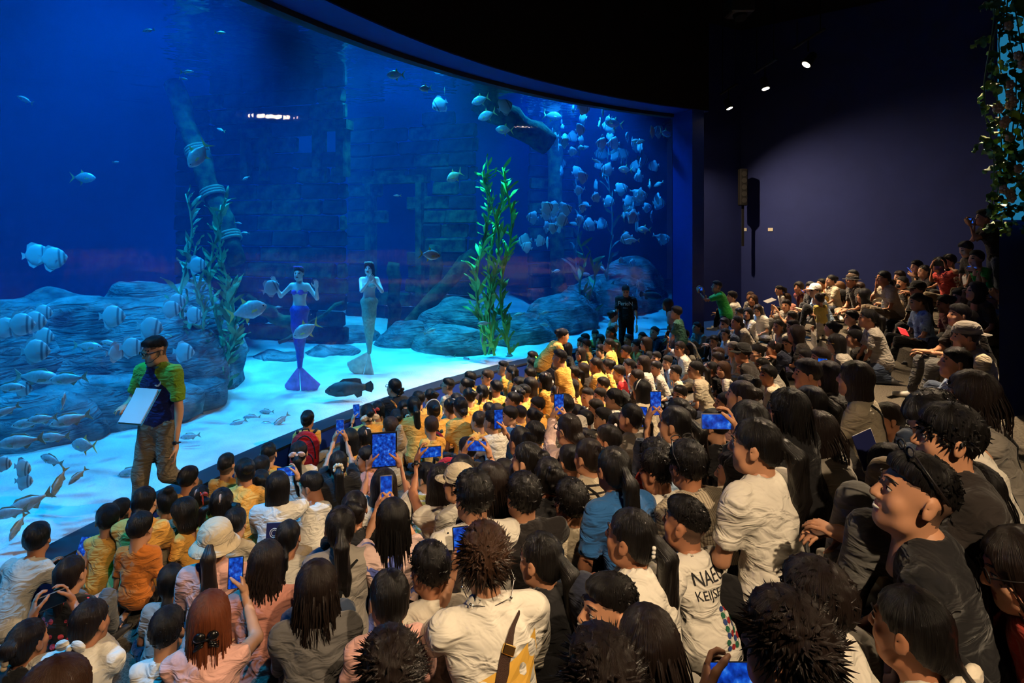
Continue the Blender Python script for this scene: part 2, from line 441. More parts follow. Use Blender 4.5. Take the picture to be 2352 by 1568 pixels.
# ------------------------------------------------------------ implicit-surface modeller (bodies, hair, rocks)
class Field:
    def __init__(s, lo, hi, h):
        s.lo = np.array(lo, np.float32); s.h = h
        n = np.ceil((np.array(hi) - s.lo) / h).astype(int) + 1
        s.ax = [s.lo[i] + h * np.arange(n[i], dtype=np.float32) for i in range(3)]
        s.D = np.full(n, .3, np.float32)
    def _sub(s, lo, hi):
        sl = []
        for i in range(3):
            a = int(max(0, math.floor((lo[i] - s.lo[i]) / s.h))); b = int(min(len(s.ax[i]), math.ceil((hi[i] - s.lo[i]) / s.h) + 1))
            if b <= a: return None
            sl.append(slice(a, b))
        return tuple(sl)
    def _xyz(s, sl=None):
        sl = sl or (slice(None),) * 3
        return s.ax[0][sl[0]][:, None, None], s.ax[1][sl[1]][None, :, None], s.ax[2][sl[2]][None, None, :]
    def _join(s, sl, d, k):
        a = s.D[sl]
        if k > 0:
            t = np.clip(.5 + .5 * (a - d) / k, 0, 1)
            s.D[sl] = a + (d - a) * t - k * t * (1 - t)
        else: s.D[sl] = np.minimum(a, d)
    def cap(s, a, b, ra, rb, k=.02):
        a = np.array(a, np.float32); b = np.array(b, np.float32); m = k + 2.5 * s.h
        sl = s._sub(np.minimum(a - ra, b - rb) - m, np.maximum(a + ra, b + rb) + m)
        if sl is None: return
        x, y, z = s._xyz(sl); v = b - a; L = float(v @ v) + 1e-9
        px, py, pz = x - a[0], y - a[1], z - a[2]
        t = np.clip((px * v[0] + py * v[1] + pz * v[2]) / L, 0, 1)
        d = np.sqrt((px - t * v[0]) ** 2 + (py - t * v[1]) ** 2 + (pz - t * v[2]) ** 2) - (ra + (rb - ra) * t)
        s._join(sl, d, k)
    def chain(s, pts, rad, k=.02):
        for i in range(len(pts) - 1): s.cap(pts[i], pts[i + 1], rad[i], rad[i + 1], k)
    def _ell(s, sl, c, r, R):
        x, y, z = s._xyz(sl); x, y, z = x - c[0], y - c[1], z - c[2]
        if R is not None:
            R = np.array(R); x, y, z = [R[0][i] * x + R[1][i] * y + R[2][i] * z for i in range(3)]
        k0 = np.sqrt((x / r[0]) ** 2 + (y / r[1]) ** 2 + (z / r[2]) ** 2); k1 = np.sqrt((x / r[0] ** 2) ** 2 + (y / r[1] ** 2) ** 2 + (z / r[2] ** 2) ** 2)
        return k0 * (k0 - 1) / (k1 + 1e-6)
    def ell(s, c, r, k=.02, R=None):
        m = k + 2.5 * s.h + max(r); sl = s._sub(np.array(c) - m, np.array(c) + m)
        if sl is None: return
        s._join(sl, s._ell(sl, c, r, R), k)
    def carve(s, c, r, k=.01, R=None):
        m = k + 2.5 * s.h + max(r); sl = s._sub(np.array(c) - m, np.array(c) + m)
        if sl is None: return
        d = -s._ell(sl, c, r, R); a = s.D[sl]
        t = np.clip(.5 - .5 * (a - d) / k, 0, 1); s.D[sl] = a + (d - a) * t + k * t * (1 - t)
    def carve_cap(s, a, b, ra, rb):
        g = Field(s.lo, s.lo + (np.array(s.D.shape) - 1.01) * s.h, s.h)
        if g.D.shape != s.D.shape: g.D = np.full(s.D.shape, .3, np.float32); g.ax = s.ax
        g.cap(a, b, ra, rb, 0); s.D = np.maximum(s.D, -g.D)
    def plane(s, p, n):
        """keep the side the normal points to"""
        x, y, z = s._xyz(); n = np.array(n, float); n /= np.linalg.norm(n)
        s.D = np.maximum(s.D, -((x - p[0]) * n[0] + (y - p[1]) * n[1] + (z - p[2]) * n[2]))
    def ring(s, c, R, r, axis=(0, 0, 1), k=.006):
        x, y, z = s._xyz(); n = np.array(axis, float); n /= np.linalg.norm(n)
        x, y, z = x - c[0], y - c[1], z - c[2]
        u = x * n[0] + y * n[1] + z * n[2]; q = np.sqrt(np.maximum(x * x + y * y + z * z - u * u, 0))
        s._join((slice(None),) * 3, np.sqrt((q - R) ** 2 + u * u) - r, k)
    def mesh(s):
        D = np.pad(s.D, 1, constant_values=.3); lo = s.lo - s.h
        S = D < 0
        c = [S[i:i + D.shape[0] - 1, j:j + D.shape[1] - 1, k:k + D.shape[2] - 1] for i in (0, 1) for j in (0, 1) for k in (0, 1)]
        n = sum(q.astype(np.int8) for q in c); act = (n > 0) & (n < 8)
        idx = np.argwhere(act)
        if len(idx) == 0: return np.zeros((0, 3), np.float32), np.zeros((0, 4), np.int32)
        vid = np.full(act.shape, -1, np.int32); vid[act] = np.arange(len(idx))
        off = np.array([(i, j, k) for i in (0, 1) for j in (0, 1) for k in (0, 1)])
        val = np.stack([D[idx[:, 0] + o[0], idx[:, 1] + o[1], idx[:, 2] + o[2]] for o in off], 1)
        acc = np.zeros((len(idx), 3)); cnt = np.zeros(len(idx))
        for a in range(8):
            for bb in range(a + 1, 8):
                if np.abs(off[a] - off[bb]).sum() != 1: continue
                va, vb = val[:, a], val[:, bb]; m = (va < 0) != (vb < 0)
                t = np.where(m, va / np.where(m, va - vb, 1), 0)
                acc += np.where(m[:, None], off[a] + t[:, None] * (off[bb] - off[a]), 0); cnt += m
        V = (lo + s.h * (idx + acc / cnt[:, None])).astype(np.float32)
        Fs = []
        for ax in range(3):
            o = [0, 0, 0]; o[ax] = 1
            A = S[:S.shape[0] - o[0], :S.shape[1] - o[1], :S.shape[2] - o[2]]; B = S[o[0]:, o[1]:, o[2]:]
            e = np.argwhere(A != B); u, w = (ax + 1) % 3, (ax + 2) % 3
            e = e[(e[:, u] > 0) & (e[:, w] > 0) & (e[:, u] < S.shape[u] - 1) & (e[:, w] < S.shape[w] - 1)]
            ins = A[e[:, 0], e[:, 1], e[:, 2]]
            def cid(du, dw):
                q = e.copy(); q[:, u] -= du; q[:, w] -= dw; return vid[q[:, 0], q[:, 1], q[:, 2]]
            Q = np.stack([cid(1, 1), cid(0, 1), cid(0, 0), cid(1, 0)], 1)
            Q[~ins] = Q[~ins][:, ::-1]; Fs.append(Q)
        return V, np.concatenate(Fs).astype(np.int32)
def wob(F, amp, sc, ph=0.0):
    x, y, z = F._xyz(); F.D = F.D + amp * (np.sin(x * sc + 2.1 * np.sin(y * sc * .7 + ph) + ph) * np.sin(z * sc * .8 + 1.7 * np.sin(x * sc * .6 + ph * 2) + y * sc * .5))

# ------------------------------------------------------------ heads, hands and hair (templates in head / wrist space, face towards +Y)
HV = {0: .0076, 1: .0115, 2: .0160}
_cache = {}
def head_template(lod):
    k = ('head', lod)
    if k in _cache: return _cache[k]
    F = Field((-.105, -.125, -.235), (.105, .135, .135), HV[lod])
    F.ell((0, -.012, .032), (.074, .092, .083), 0)
    F.ell((0, .028, -.035), (.060, .060, .080), .03)
    F.ell((0, .058, -.088), (.030, .030, .028), .03)                    # chin
    F.cap((-.040, .03, -.075), (.040, .03, -.075), .022, .022, .03)     # jaw
    for sx in (-1, 1): F.ell((sx * .040, .058, -.028), (.022, .022, .024), .02)   # cheeks
    F.cap((-.03, .078, .030), (.03, .078, .030), .010, .010, .012)      # brow
    for sx in (-1, 1): F.carve((sx * .030, .104, .010), (.020, .017, .013), .012)  # sockets
    for sx in (-1, 1): F.ell((sx * .030, .076, .009), (.0135, .0125, .0105), .003)  # eyeballs under the lids
    F.cap((0, .086, .016), (0, .104, -.022), .008, .0125, .010)         # nose
    F.cap((-.011, .093, -.027), (.011, .093, -.027), .0085, .0085, .006)
    F.cap((-.019, .082, -.054), (.019, .082, -.054), .007, .007, .006)  # lips
    F.cap((-.015, .081, -.064), (.015, .081, -.064), .0075, .0075, .005)
    for sx in (-1, 1):                                                  # ears
        F.ell((sx * .078, -.010, -.004), (.009, .021, .033), .008, np.array(Euler((0.15, 0, sx * -.35)).to_matrix()))
        F.carve((sx * .090, -.004, .001), (.008, .010, .018), .004)
    F.cap((0, -.022, -.06), (0, -.040, -.22), .050, .058, .03)          # neck
    V, Q = F.mesh(); c = V[Q].mean(1); mi = np.zeros(len(Q), int)
    ax = np.abs(np.abs(c[:, 0]) - .030)
    mi[(c[:, 1] > .06) & (np.abs(c[:, 0]) < .021) & (c[:, 2] < -.049) & (c[:, 2] > -.069)] = 1
    if lod: mi[(c[:, 1] > .06) & (ax < .0125) & (np.abs(c[:, 2] - .009) < .0058)] = 2
    if lod: mi[(c[:, 1] > .05) & (ax < .016) & (np.abs(c[:, 2] - .034) < .0045)] = 2
    ear = (np.abs(c[:, 0]) > .066) & (np.abs(c[:, 1] + .010) < .030) & (c[:, 2] < .036)
    st = (c[:, 1] < .005) & (c[:, 2] > -.062 - .25 * c[:, 1] * 0) & ~ear
    st |= (c[:, 2] > .040) & (c[:, 1] < .050)
    st |= (c[:, 2] > .060) & (c[:, 1] < .075)
    st &= (c[:, 2] > -.055 + .55 * np.clip(c[:, 1] + .055, 0, 1))
    _cache[k] = (V, Q, mi, st); return _cache[k]
def hand_template(kind, lod):
    k = ('hand', kind, lod)
    if k in _cache: return _cache[k]
    F = Field((-.07, -.03, -.085), (.085, .20, .05), {0: .0062, 1: .0095, 2: .014}[lod])
    F.cap((0, -.02, 0), (0, .02, 0), .023, .024, .01)
    F.ell((0, .050, 0), (.040, .050, .0145), .02)
    curl = {'relax': .38, 'hold': .62, 'flat': .10}[kind]
    for i, (x, L) in enumerate(((-.031, .058), (-.0105, .072), (.0105, .076), (.030, .068))):
        p = np.array((x, .090 - abs(x) * .2, 0.)); a = .12 + .05 * i * 0; sp = x * 2.2
        pts = [p]; an = curl * .5
        for seg in (.42, .33, .25):
            q = pts[-1] + L * seg * np.array((math.sin(sp) * math.cos(an), math.cos(sp) * math.cos(an), -math.sin(an))); pts.append(q); an += curl
        F.chain(pts, [.0088, .0082, .0076, .0066], .003)
    th = [(.028, .018, -.004), (.055, .045, -.016), (.066, .075, -.026 - .02 * curl), (.062, .098, -.034 - .03 * curl)]
    F.chain(th, [.0135, .0115, .0098, .0078], .006)
    _cache[k] = F.mesh(); return _cache[k]
def hair_template(style, lod, var=0):
    k = ('hair', style, lod, var)
    if k in _cache: return _cache[k]
    lo, hi = [-.125, -.165, -.16], [.125, .125, .17]
    if style in ('long', 'longwavy'): lo = [-.15, -.2, -.52]
    if style in ('pony', 'lowpony', 'braids', 'pigs', 'longpony'): lo = [-.19, -.24, -.44]; hi[0] = .19
    if style == 'bob': lo = [-.15, -.17, -.2]; hi[0] = .15
    F = Field(lo, hi, HV[lod] * (1.05 if lod else 1.0)); c = (0, -.012, .034); r0 = np.array((.076, .094, .085))
    def cutline(yf, zf, yb, zb): F.plane((0, yf, zf), (0, -(zf - zb), yf - yb))
    v = var * .7
    if style in ('short', 'spiky', 'buzz', 'crop'):
        t = {'short': .0075, 'spiky': .010, 'buzz': .0025, 'crop': .0045}[style]
        F.ell((0, -.012, .036), r0 + t, 0)
        if style != 'buzz': F.ell((0, .008, .076), (.068, .082, .048), .03)
        if style == 'spiky': F.ell((0, .01, .095), (.07, .085, .055), .03)
        cutline(.088, .062, -.10, -.072)
    elif style == 'fade':
        F.ell((0, -.012, .0335), r0 + .0022, 0); F.ell((0, .010, .082), (.062, .080, .042), .03); cutline(.088, .066, -.105, .005)
    elif style in ('bob', 'long', 'longwavy'):
        F.ell(c, r0 + .016, 0); F.ell((0, -.03, -.035), (.094 + .006 * math.sin(v), .080, .115), .03)
        if style == 'bob': F.ell((0, -.035, -.10), (.105, .085, .07), .03)
        else:
            F.ell((0, -.070, -.20), (.095, .048, .22), .05); F.ell((.02 * math.sin(v), -.085, -.33), (.075, .035, .15), .03)
        F.carve((0, .105, -.055), (.062, .085, .125), .012)
        if style == 'bob': F.plane((0, 0, -.152), (0, -.15, 1))
        F.plane((0, 0, -.46), (0, 0, 1))
    else:
        F.ell(c, r0 + .0055, 0); F.ell((0, -.055, -.015), (.068, .052, .06), .02); cutline(.09, .068, -.10, -.078)
        if style == 'pony': F.ell((0, -.108, .035), (.022, .02, .022), .01); F.chain([(0, -.118, .04), (0, -.155, .0), (.01, -.155, -.12), (.015, -.14, -.26)], [.024, .036, .031, .008], .015)
        elif style == 'longpony': F.ell((0, -.108, .02), (.022, .02, .022), .01); F.chain([(0, -.118, .03), (.005, -.16, -.02), (.015, -.17, -.18), (.03, -.15, -.32), (.035, -.14, -.42)], [.024, .04, .042, .034, .008], .015)
        elif style == 'lowpony': F.chain([(0, -.095, -.03), (0, -.125, -.08), (0, -.125, -.2), (0, -.115, -.32)], [.026, .03, .030, .009], .015)
        elif style == 'bun': F.ell((0, -.112, .045), (.047, .042, .045), .012)
        elif style == 'topbun': F.ell((0, -.055, .125), (.042, .042, .036), .012)
        elif style == 'lowbun': F.ell((0, -.112, -.035), (.05, .036, .042), .012)
        elif style == 'pigs':
            for s_ in (-1, 1): F.chain([(s_ * .072, -.055, .02), (s_ * .112, -.075, .005), (s_ * .125, -.075, -.08), (s_ * .118, -.06, -.17)], [.018, .028, .026, .008], .012)
        elif style == 'buns2':
            for s_ in (-1, 1): F.ell((s_ * .058, -.062, .088), (.036, .036, .034), .008)
        elif style == 'braids':
            for s_ in (-1, 1):
                for i in range(7): F.ell((s_ * (.062 + .004 * i), -.085 + .004 * i, -.03 - .032 * i), (.017 - .001 * i, .016 - .001 * i, .021), .005)
        elif style == 'messybun':
            F.ell((0, -.11, .05), (.055, .045, .05), .012)
            for i in range(7): F.ell((.05 * math.cos(i * 2.1), -.115 + .02 * math.sin(i), .05 + .05 * math.sin(i * 2.1)), (.018, .018, .018), .008)
        if style in ('pigs', 'buns2', 'braids'): F.carve((0, -.06, .105), (.004, .09, .035), .004)
    x, y, z = F._xyz(); ph = np.arctan2(x, y + .02)
    F.D = F.D + (.0022 if lod < 2 else .0015) * np.sin(26 * ph + 3 * np.sin(z * 18 + v) + v) + .0016 * np.sin(47 * ph + 2 * z * 9)
    if style == 'longwavy': F.D = F.D + .006 * np.sin(x * 70 + 4 * np.sin(z * 34 + v)) * np.clip(-z * 4, 0, 1)
    if style in ('spiky', 'short'): F.D = F.D + (.003 if style == 'spiky' else .0015) * np.sin(x * 140 + 3 * np.sin(z * 60)) * np.sin(y * 120 + v)
    V, Q = F.mesh()
    _cache[k] = (V, Q); return _cache[k]
def spikes(n, seed, L=.03, cover=-.02, lift=.75):
    """short tapered locks standing off the scalp"""
    rng = np.random.default_rng(seed); V = []; F = []
    c = np.array((0, -.012, .036)); r = np.array((.086, .103, .095))
    while len(F) < n * 3:
        d = rng.normal(size=3); d /= np.linalg.norm(d)
        p = c + d * r
        if p[2] < cover + .35 * p[1] + .02: continue
        nrm = d / r; nrm /= np.linalg.norm(nrm)
        sw = np.array((-d[1], d[0], 0)) * .5 + np.array((0, .35, -.15)) + rng.normal(size=3) * .28
        t = nrm * lift + sw * (1 - lift) * 1.6; t /= np.linalg.norm(t)
        a = np.cross(t, (0, 0, 1)); a /= np.linalg.norm(a) + 1e-6; bb = np.cross(t, a)
        w = .0075 * rng.uniform(.7, 1.3); l = L * rng.uniform(.6, 1.3); p = p - nrm * .008; b0 = len(V)
        V += [p + a * w, p - a * w * .5 + bb * w * .87, p - a * w * .5 - bb * w * .87, p + t * l]
        F += [(b0, b0 + 1, b0 + 3), (b0 + 1, b0 + 2, b0 + 3), (b0 + 2, b0, b0 + 3)]
    return np.array(V, np.float32), np.array(F, np.int32)
def strands(n, seed, top=.10, length=.45, spread=.10, wave=.0):
    """loose locks falling down the back of long hair"""
    rng = np.random.default_rng(seed); V = []; F = []
    for i in range(n):
        a = rng.uniform(-2.6, 2.6) + PI          # azimuth, back half mostly
        st = np.array((.088 * math.sin(a), -.012 + .105 * math.cos(a), rng.uniform(-.02, .05)))
        l = length * rng.uniform(.6, 1.05); m = 7; w = rng.uniform(.0025, .0055); b0 = len(V); phs = rng.uniform(0, 6)
        for j in range(m):
            u = j / (m - 1)
            p = st + np.array((st[0] * .25 * u + wave * math.sin(u * 11 + phs), -.03 * math.sin(u * 2.4) - .025 * u + wave * .6 * math.cos(u * 9 + phs), -l * u))
            ww = w * (1 - .75 * u); tx = np.array((math.cos(a), -math.sin(a), 0))
            nn = np.array((math.sin(a), math.cos(a), 0)) * .004
            V += [p + tx * ww, p + nn, p - tx * ww]
        for j in range(m - 1):
            q = b0 + j * 3; F += [(q, q + 1, q + 4, q + 3), (q + 1, q + 2, q + 5, q + 4)]
    return np.array(V, np.float32), np.array(F, np.int32)
# ------------------------------------------------------------ inside the tank: rocks, ruin, kelp, water surface
ROCK = mat('wet_rock', srgb(128, 146, 150), .85, noise=.6, nscale=3.5, bump=1.0, bscale=2.6, spec=.3, col2=srgb(58, 82, 88), bdist=.16, bstretch=(1, 1, 4.5), bdet=8)
def rock(c, r, label, seed=0, top=None, tilt=0.0, rz=0.0, group=None, h=None):
    """layered boulder; c = centre, r = half sizes"""
    h = h or max(r) / 20; m = max(r) * .18 + 2 * h
    F = Field(-np.array(r) - m, np.array(r) + m, h)
    F.ell((0, 0, 0), r, 0); F.ell((r[0] * .35, 0, -r[2] * .25), (r[0] * .62, r[1] * .9, r[2] * .75), r[2] * .3); F.ell((-r[0] * .4, 0, -r[2] * .2), (r[0] * .55, r[1] * .95, r[2] * .8), r[2] * .3)
    x, y, z = F._xyz(); rr = min(r)
    if top is not None: F.D = np.maximum(F.D, (z - top + .08 * fbm(x, y, z, 2.2, 2, seed)))
    ct, st = math.cos(tilt), math.sin(tilt); u = z * ct + x * st + .35 * y
    F.D = F.D + rr * .10 * np.abs(np.sin(u * 3.9 / rr + 1.5 * fbm(x, y, z, 1.6 / rr, 2, seed + 1))) + rr * .14 * fbm(x, y, z, 1.9 / rr, 3, seed)
    V, Q = F.mesh(); o = link('rock', mesh_np('rock', V, Q, [ROCK]), loc=c, rot=(0, 0, rz))
    tag(o, label, 'rock', group); return o
def base_at(x, y, d, up=0):   # a point in the tank on a photo pixel
    return at(x, y, d) + Vector((0, 0, up))
rock(base_at(120, 850, 8.3), (2.3, 1.1, 1.35), 'long flat-topped rock bank at the left of the tank', 1, top=1.02, tilt=.5, rz=.15, h=.10)
rock(base_at(-160, 870, 7.3), (1.5, 1.0, 1.25), 'rock shelf running out at the far left of the tank', 2, top=.95, tilt=.5, rz=.25, h=.09)
rock(base_at(372, 830, 9.2), (1.15, 1.0, 1.45), 'end block of the rock bank beside the kelp', 3, top=1.25, tilt=.4, h=.08)
rock(base_at(215, 935, 7.5), (1.25, .6, .42), 'low layered ledge in front of the rock bank', 4, tilt=.15, rz=.3)
rock(base_at(40, 985, 6.8), (.9, .5, .42), 'low ledge below the shoal of silver fish', 5, tilt=.15, rz=.3)
rock(base_at(385, 900, 8.2), (.8, .5, .36), 'flat ledge behind the host', 6, tilt=.1)
for i_, (x, y, d, r, lb) in enumerate((
    (628, 862, 11.0, (.75, .5, .46), 'dark boulder between the kelp and the purple tail'), (762, 838, 11.5, (.7, .5, .40), 'boulder right of the purple tail'),
    (800, 800, 12.6, (.75, .55, .5), 'rounded boulder between the two mermaids'), (945, 796, 12.7, (.9, .6, .58), 'large layered boulder beside the pale tail fin'),
    (1040, 800, 12.1, (.85, .65, .50), 'layered boulder left of the bright kelp'), (1062, 760, 13.0, (1.0, .8, .75), 'tall boulder behind the bright kelp'),
    (1190, 770, 13.2, (.9, .7, .52), 'boulder right of the bright kelp'), (1290, 730, 14.6, (1.1, .8, .6), 'broad boulder before the far kelp'),
    (1330, 700, 15.8, (.6, .5, .55), 'round boulder with a hollow near the far kelp'), (1400, 690, 17.0, (1.3, .9, .8), 'sloping rocks behind the man in black tee'),
    (1455, 668, 18.0, (1.0, .9, 1.1), 'rocky bank by the right end of the window'))):
    rock(base_at(x, y, d), r, lb, 10 + i_, tilt=.2 + .1 * (i_ % 3), rz=.3 * (i_ % 4))

# ruined timber wall in the middle of the tank: planks are separate pieces
WOODS = [mat('sunken_wood_%d' % i, srgb(*c), .9, noise=.75, nscale=4 + i, bump=1.0, bscale=18, spec=.15, col2=c2) for i, (c, c2) in enumerate((
    ((38, 66, 62), srgb(12, 26, 30)), ((30, 54, 58), srgb(10, 22, 28)), ((58, 92, 66), srgb(14, 30, 30))))]
def ruin(label, A, B, z0, z1, rows, cols, holes, seed):
    rng = random.Random(seed); A = Vector((A[0], A[1], 0)); B = Vector((B[0], B[1], 0)); L = (B - A).length; t = (B - A) / L; n = Vector((-t.y, t.x, 0))
    e = empty('ruined_wall', A); tag(e, label, 'ruin')
    R = Matrix((t, n, Vector((0, 0, 1)))).transposed(); hh = (z1 - z0) / rows; shapes = {}
    for r in range(rows):
        x = 0.0; k = 0
        while x < L - .05:
            w = min(L / cols * rng.uniform(.7, 1.3), L - x); cu, cz = (x + w / 2) / L, (r + .5) / rows
            if not any(h[0] < cu < h[1] and h[2] < cz < h[3] for h in holes) and not (r == rows - 1 and rng.random() < .35):
                key = (round(w, 1), rng.randrange(3))
                if key not in shapes:
                    b = MB(); b.box((0, 0, 0), (max(.1, key[0] - .03), .16, hh * .93), None, .03); shapes[key] = b.me('plank')
                    me = shapes[key]; rg = random.Random(key[1])
                    for v in me.vertices: v.co += Vector((rg.uniform(-.012, .012), rg.uniform(-.03, .03), rg.uniform(-.012, .012)))
                o = link('plank', shapes[key], e, WOODS[rng.randrange(3)], t * (x + w / 2) + n * rng.uniform(-.05, .05) + Vector((0, 0, z0 + hh * (r + .5))))
                o.rotation_euler = (R.to_4x4() @ Euler((0, rng.uniform(-.012, .012), 0)).to_matrix().to_4x4()).to_euler()
            x += w; k += 1
    b = MB()
    for h in holes:
        for q in (h[0], h[1]): b.box(R @ Vector((q * L, -.05, (z0 + (h[2] + h[3]) / 2 * (z1 - z0)))), (.16, .30, (h[3] - h[2]) * (z1 - z0) + .2), R)
        b.box(R @ Vector(((h[0] + h[1]) / 2 * L, -.05, z0 + h[3] * (z1 - z0))), ((h[1] - h[0]) * L + .3, .30, .18), R)
    b.build('opening_frame', WOODS[2], e)
    return e
a1, b1 = at(405, 519, 12.9), at(795, 519, 12.0)
ruin('dark sunken timber wall with a small window behind the mermaids', a1, b1, .4, 5.75, 17, 4, [(.45, .56, .62, .78), (.86, .99, .63, .80)], 1)
a2, b2 = at(800, 519, 15.6), at(1095, 519, 14.2)
ruin('sunken timber wall with a tall dark doorway', a2, b2, .4, 5.45, 15, 4, [(.20, .60, .12, .68)], 2)
a3, b3 = at(1215, 519, 18.0), at(1330, 519, 19.0)
ruin('narrow sunken timber tower behind the fish school', a3, b3, .5, 5.6, 14, 2, [], 3)
def beam(label, p, q, r, m=None, bands=0):
    e = empty('sunken_spar', p); tag(e, label, 'beam'); v = q - p; b = MB(); n = 9
    b.tube([v * (i / n) + Vector((.03 * math.sin(i * 2.1), 0, .03 * math.cos(i * 1.7))) for i in range(n + 1)], [r * (1 + .08 * math.sin(i * 1.9)) for i in range(n + 1)], 10)
    b.build('timber', m or WOODS[2], e, smooth=True)
    for i in range(bands):
        u = .38 + .24 * i
        for j in range(3):
            c = v * (u + j * .014); t = v.normalized(); a = t.cross(Vector((0, 1, 0))).normalized(); bb = a.cross(t); k = MB()
            k.tube([c + (a * math.cos(th) + bb * math.sin(th)) * (r * 1.12) for th in [2 * PI * w / 14 for w in range(15)]], .03, 6)
            k.build('rope_band', ROPE, e, smooth=True)
ROPE = mat('rope', srgb(120, 130, 112), .9, bump=.6, bscale=40)
beam('thick leaning mast bound with rope bands', at(398, 195, 11.4), at(545, 600, 10.6), .17, None, 3)
beam('diagonal timber right of the tall left kelp', at(560, 690, 10.8), at(690, 755, 11.2), .12)
beam('thin slanting spar behind the purple mermaid', at(640, 790, 11.3), at(790, 690, 11.6), .035)
beam('long slanting trunk left of the bright kelp', at(900, 790, 12.8), at(1090, 580, 13.6), .16)
beam('upright post behind the pale mermaid', at(905, 800, 13.4), at(905, 600, 13.4), .14)
beam('upright post beside the doorway', at(1000, 780, 13.6), at(1000, 560, 13.6), .15)
beam('tall pale column left of the fish school', at(1285, 720, 17.5), at(1270, 250, 17.5), .22)
beam('crooked dark trunk under the upper fish', at(1098, 230, 14.0), at(1262, 330, 14.6), .30)

# kelp: every blade is a piece of its own
def leaf_mesh(name, L, w, curl, m):
    vs = []; fs = []; n = 6
    for i in range(n + 1):
        u = i / n; ww = w * (math.sin(PI * min(1, u * .92 + .08)) ** .7) * (1 - .25 * u) * .5
        x = L * u; z = curl * math.sin(u * 2.2) * L; y0 = .012 * math.sin(u * 9)
        vs += [(x, -ww, z + y0), (x, 0, z + .25 * ww), (x, ww, z - y0)]
    for i in range(n):
        for k in range(2): fs.append((i * 3 + k, i * 3 + k + 1, i * 3 + k + 4, i * 3 + k + 3))
    m0 = len(vs); vs += [(x, y, z - .006) for x, y, z in vs]; fs += [tuple(m0 + q for q in f[::-1]) for f in fs]
    b = MB(); b.add(vs, fs); return b.me(name, [m], True)
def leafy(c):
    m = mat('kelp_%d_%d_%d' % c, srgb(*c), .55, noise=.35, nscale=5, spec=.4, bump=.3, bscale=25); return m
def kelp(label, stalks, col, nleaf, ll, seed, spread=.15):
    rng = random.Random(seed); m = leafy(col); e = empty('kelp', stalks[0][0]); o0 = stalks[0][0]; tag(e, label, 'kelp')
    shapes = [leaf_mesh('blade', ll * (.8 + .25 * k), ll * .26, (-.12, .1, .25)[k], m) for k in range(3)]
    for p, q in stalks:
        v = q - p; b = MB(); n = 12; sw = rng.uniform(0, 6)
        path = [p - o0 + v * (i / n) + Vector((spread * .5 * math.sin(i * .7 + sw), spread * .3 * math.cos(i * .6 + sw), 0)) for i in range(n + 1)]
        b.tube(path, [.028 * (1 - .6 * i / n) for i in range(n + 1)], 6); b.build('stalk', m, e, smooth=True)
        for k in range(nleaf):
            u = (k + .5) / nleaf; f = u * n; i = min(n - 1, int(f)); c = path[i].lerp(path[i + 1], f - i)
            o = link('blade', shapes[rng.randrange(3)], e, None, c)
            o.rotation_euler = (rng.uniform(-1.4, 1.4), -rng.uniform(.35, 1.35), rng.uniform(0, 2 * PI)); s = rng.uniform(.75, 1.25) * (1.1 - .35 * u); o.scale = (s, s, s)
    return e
kelp('slim blue-green kelp growing beside the rock bank', [(at(432, 905, 8.3), at(424, 445, 8.5)), (at(448, 905, 8.35), at(460, 560, 8.5))], (120, 200, 160), 46, .25, 1)
kelp('broad blue-green kelp left of the purple mermaid', [(at(500, 910, 8.6), at(492, 470, 8.8)), (at(530, 910, 8.7), at(515, 455, 8.9)), (at(515, 905, 8.5), at(540, 640, 8.7))], (110, 205, 150), 46, .28, 2)
kelp('bright green kelp tower in the middle of the tank', [(at(1102, 815, 11.2), at(1112, 395, 11.2)), (at(1135, 815, 11.0), at(1132, 378, 11.2)), (at(1160, 812, 11.3), at(1165, 385, 11.3)), (at(1118, 815, 11.4), at(1150, 400, 11.4))], (110, 235, 120), 68, .28, 3, .2)
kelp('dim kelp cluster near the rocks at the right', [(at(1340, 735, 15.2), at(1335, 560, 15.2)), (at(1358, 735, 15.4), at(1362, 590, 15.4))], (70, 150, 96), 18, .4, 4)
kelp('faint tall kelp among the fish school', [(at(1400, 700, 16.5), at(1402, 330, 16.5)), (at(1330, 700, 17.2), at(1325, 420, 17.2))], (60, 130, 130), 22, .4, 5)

# rippled water surface seen from below
SURF = bpy.data.materials.new('water_surface'); SURF.use_nodes = True; nt = SURF.node_tree; nt.nodes.clear()
o_ = nt.nodes.new('ShaderNodeOutputMaterial'); mx = nt.nodes.new('ShaderNodeMixShader'); tr = nt.nodes.new('ShaderNodeBsdfTransparent'); gl = nt.nodes.new('ShaderNodeBsdfGlossy')
gl.inputs['Roughness'].default_value = .12; gl.inputs['Color'].default_value = (.75, .88, 1, 1)
lw = nt.nodes.new('ShaderNodeLayerWeight'); lw.inputs['Blend'].default_value = .5; mr = nt.nodes.new('ShaderNodeMapRange'); mr.inputs[1].default_value = .28; mr.inputs[2].default_value = .42; mr.inputs[4].default_value = .95
tc = nt.nodes.new('ShaderNodeTexCoord'); nz = nt.nodes.new('ShaderNodeTexNoise'); nz.inputs['Scale'].default_value = 1.6; nz.inputs['Detail'].default_value = 3
bp = nt.nodes.new('ShaderNodeBump'); bp.inputs['Strength'].default_value = .35; bp.inputs['Distance'].default_value = .2
nt.links.new(tc.outputs['Object'], nz.inputs['Vector']); nt.links.new(nz.outputs['Fac'], bp.inputs['Height']); nt.links.new(bp.outputs[0], gl.inputs['Normal'])
nt.links.new(lw.outputs['Facing'], mr.inputs[0]); nt.links.new(mr.outputs[0], mx.inputs[0]); nt.links.new(tr.outputs[0], mx.inputs[1]); nt.links.new(gl.outputs[0], mx.inputs[2]); nt.links.new(mx.outputs[0], o_.inputs[0])
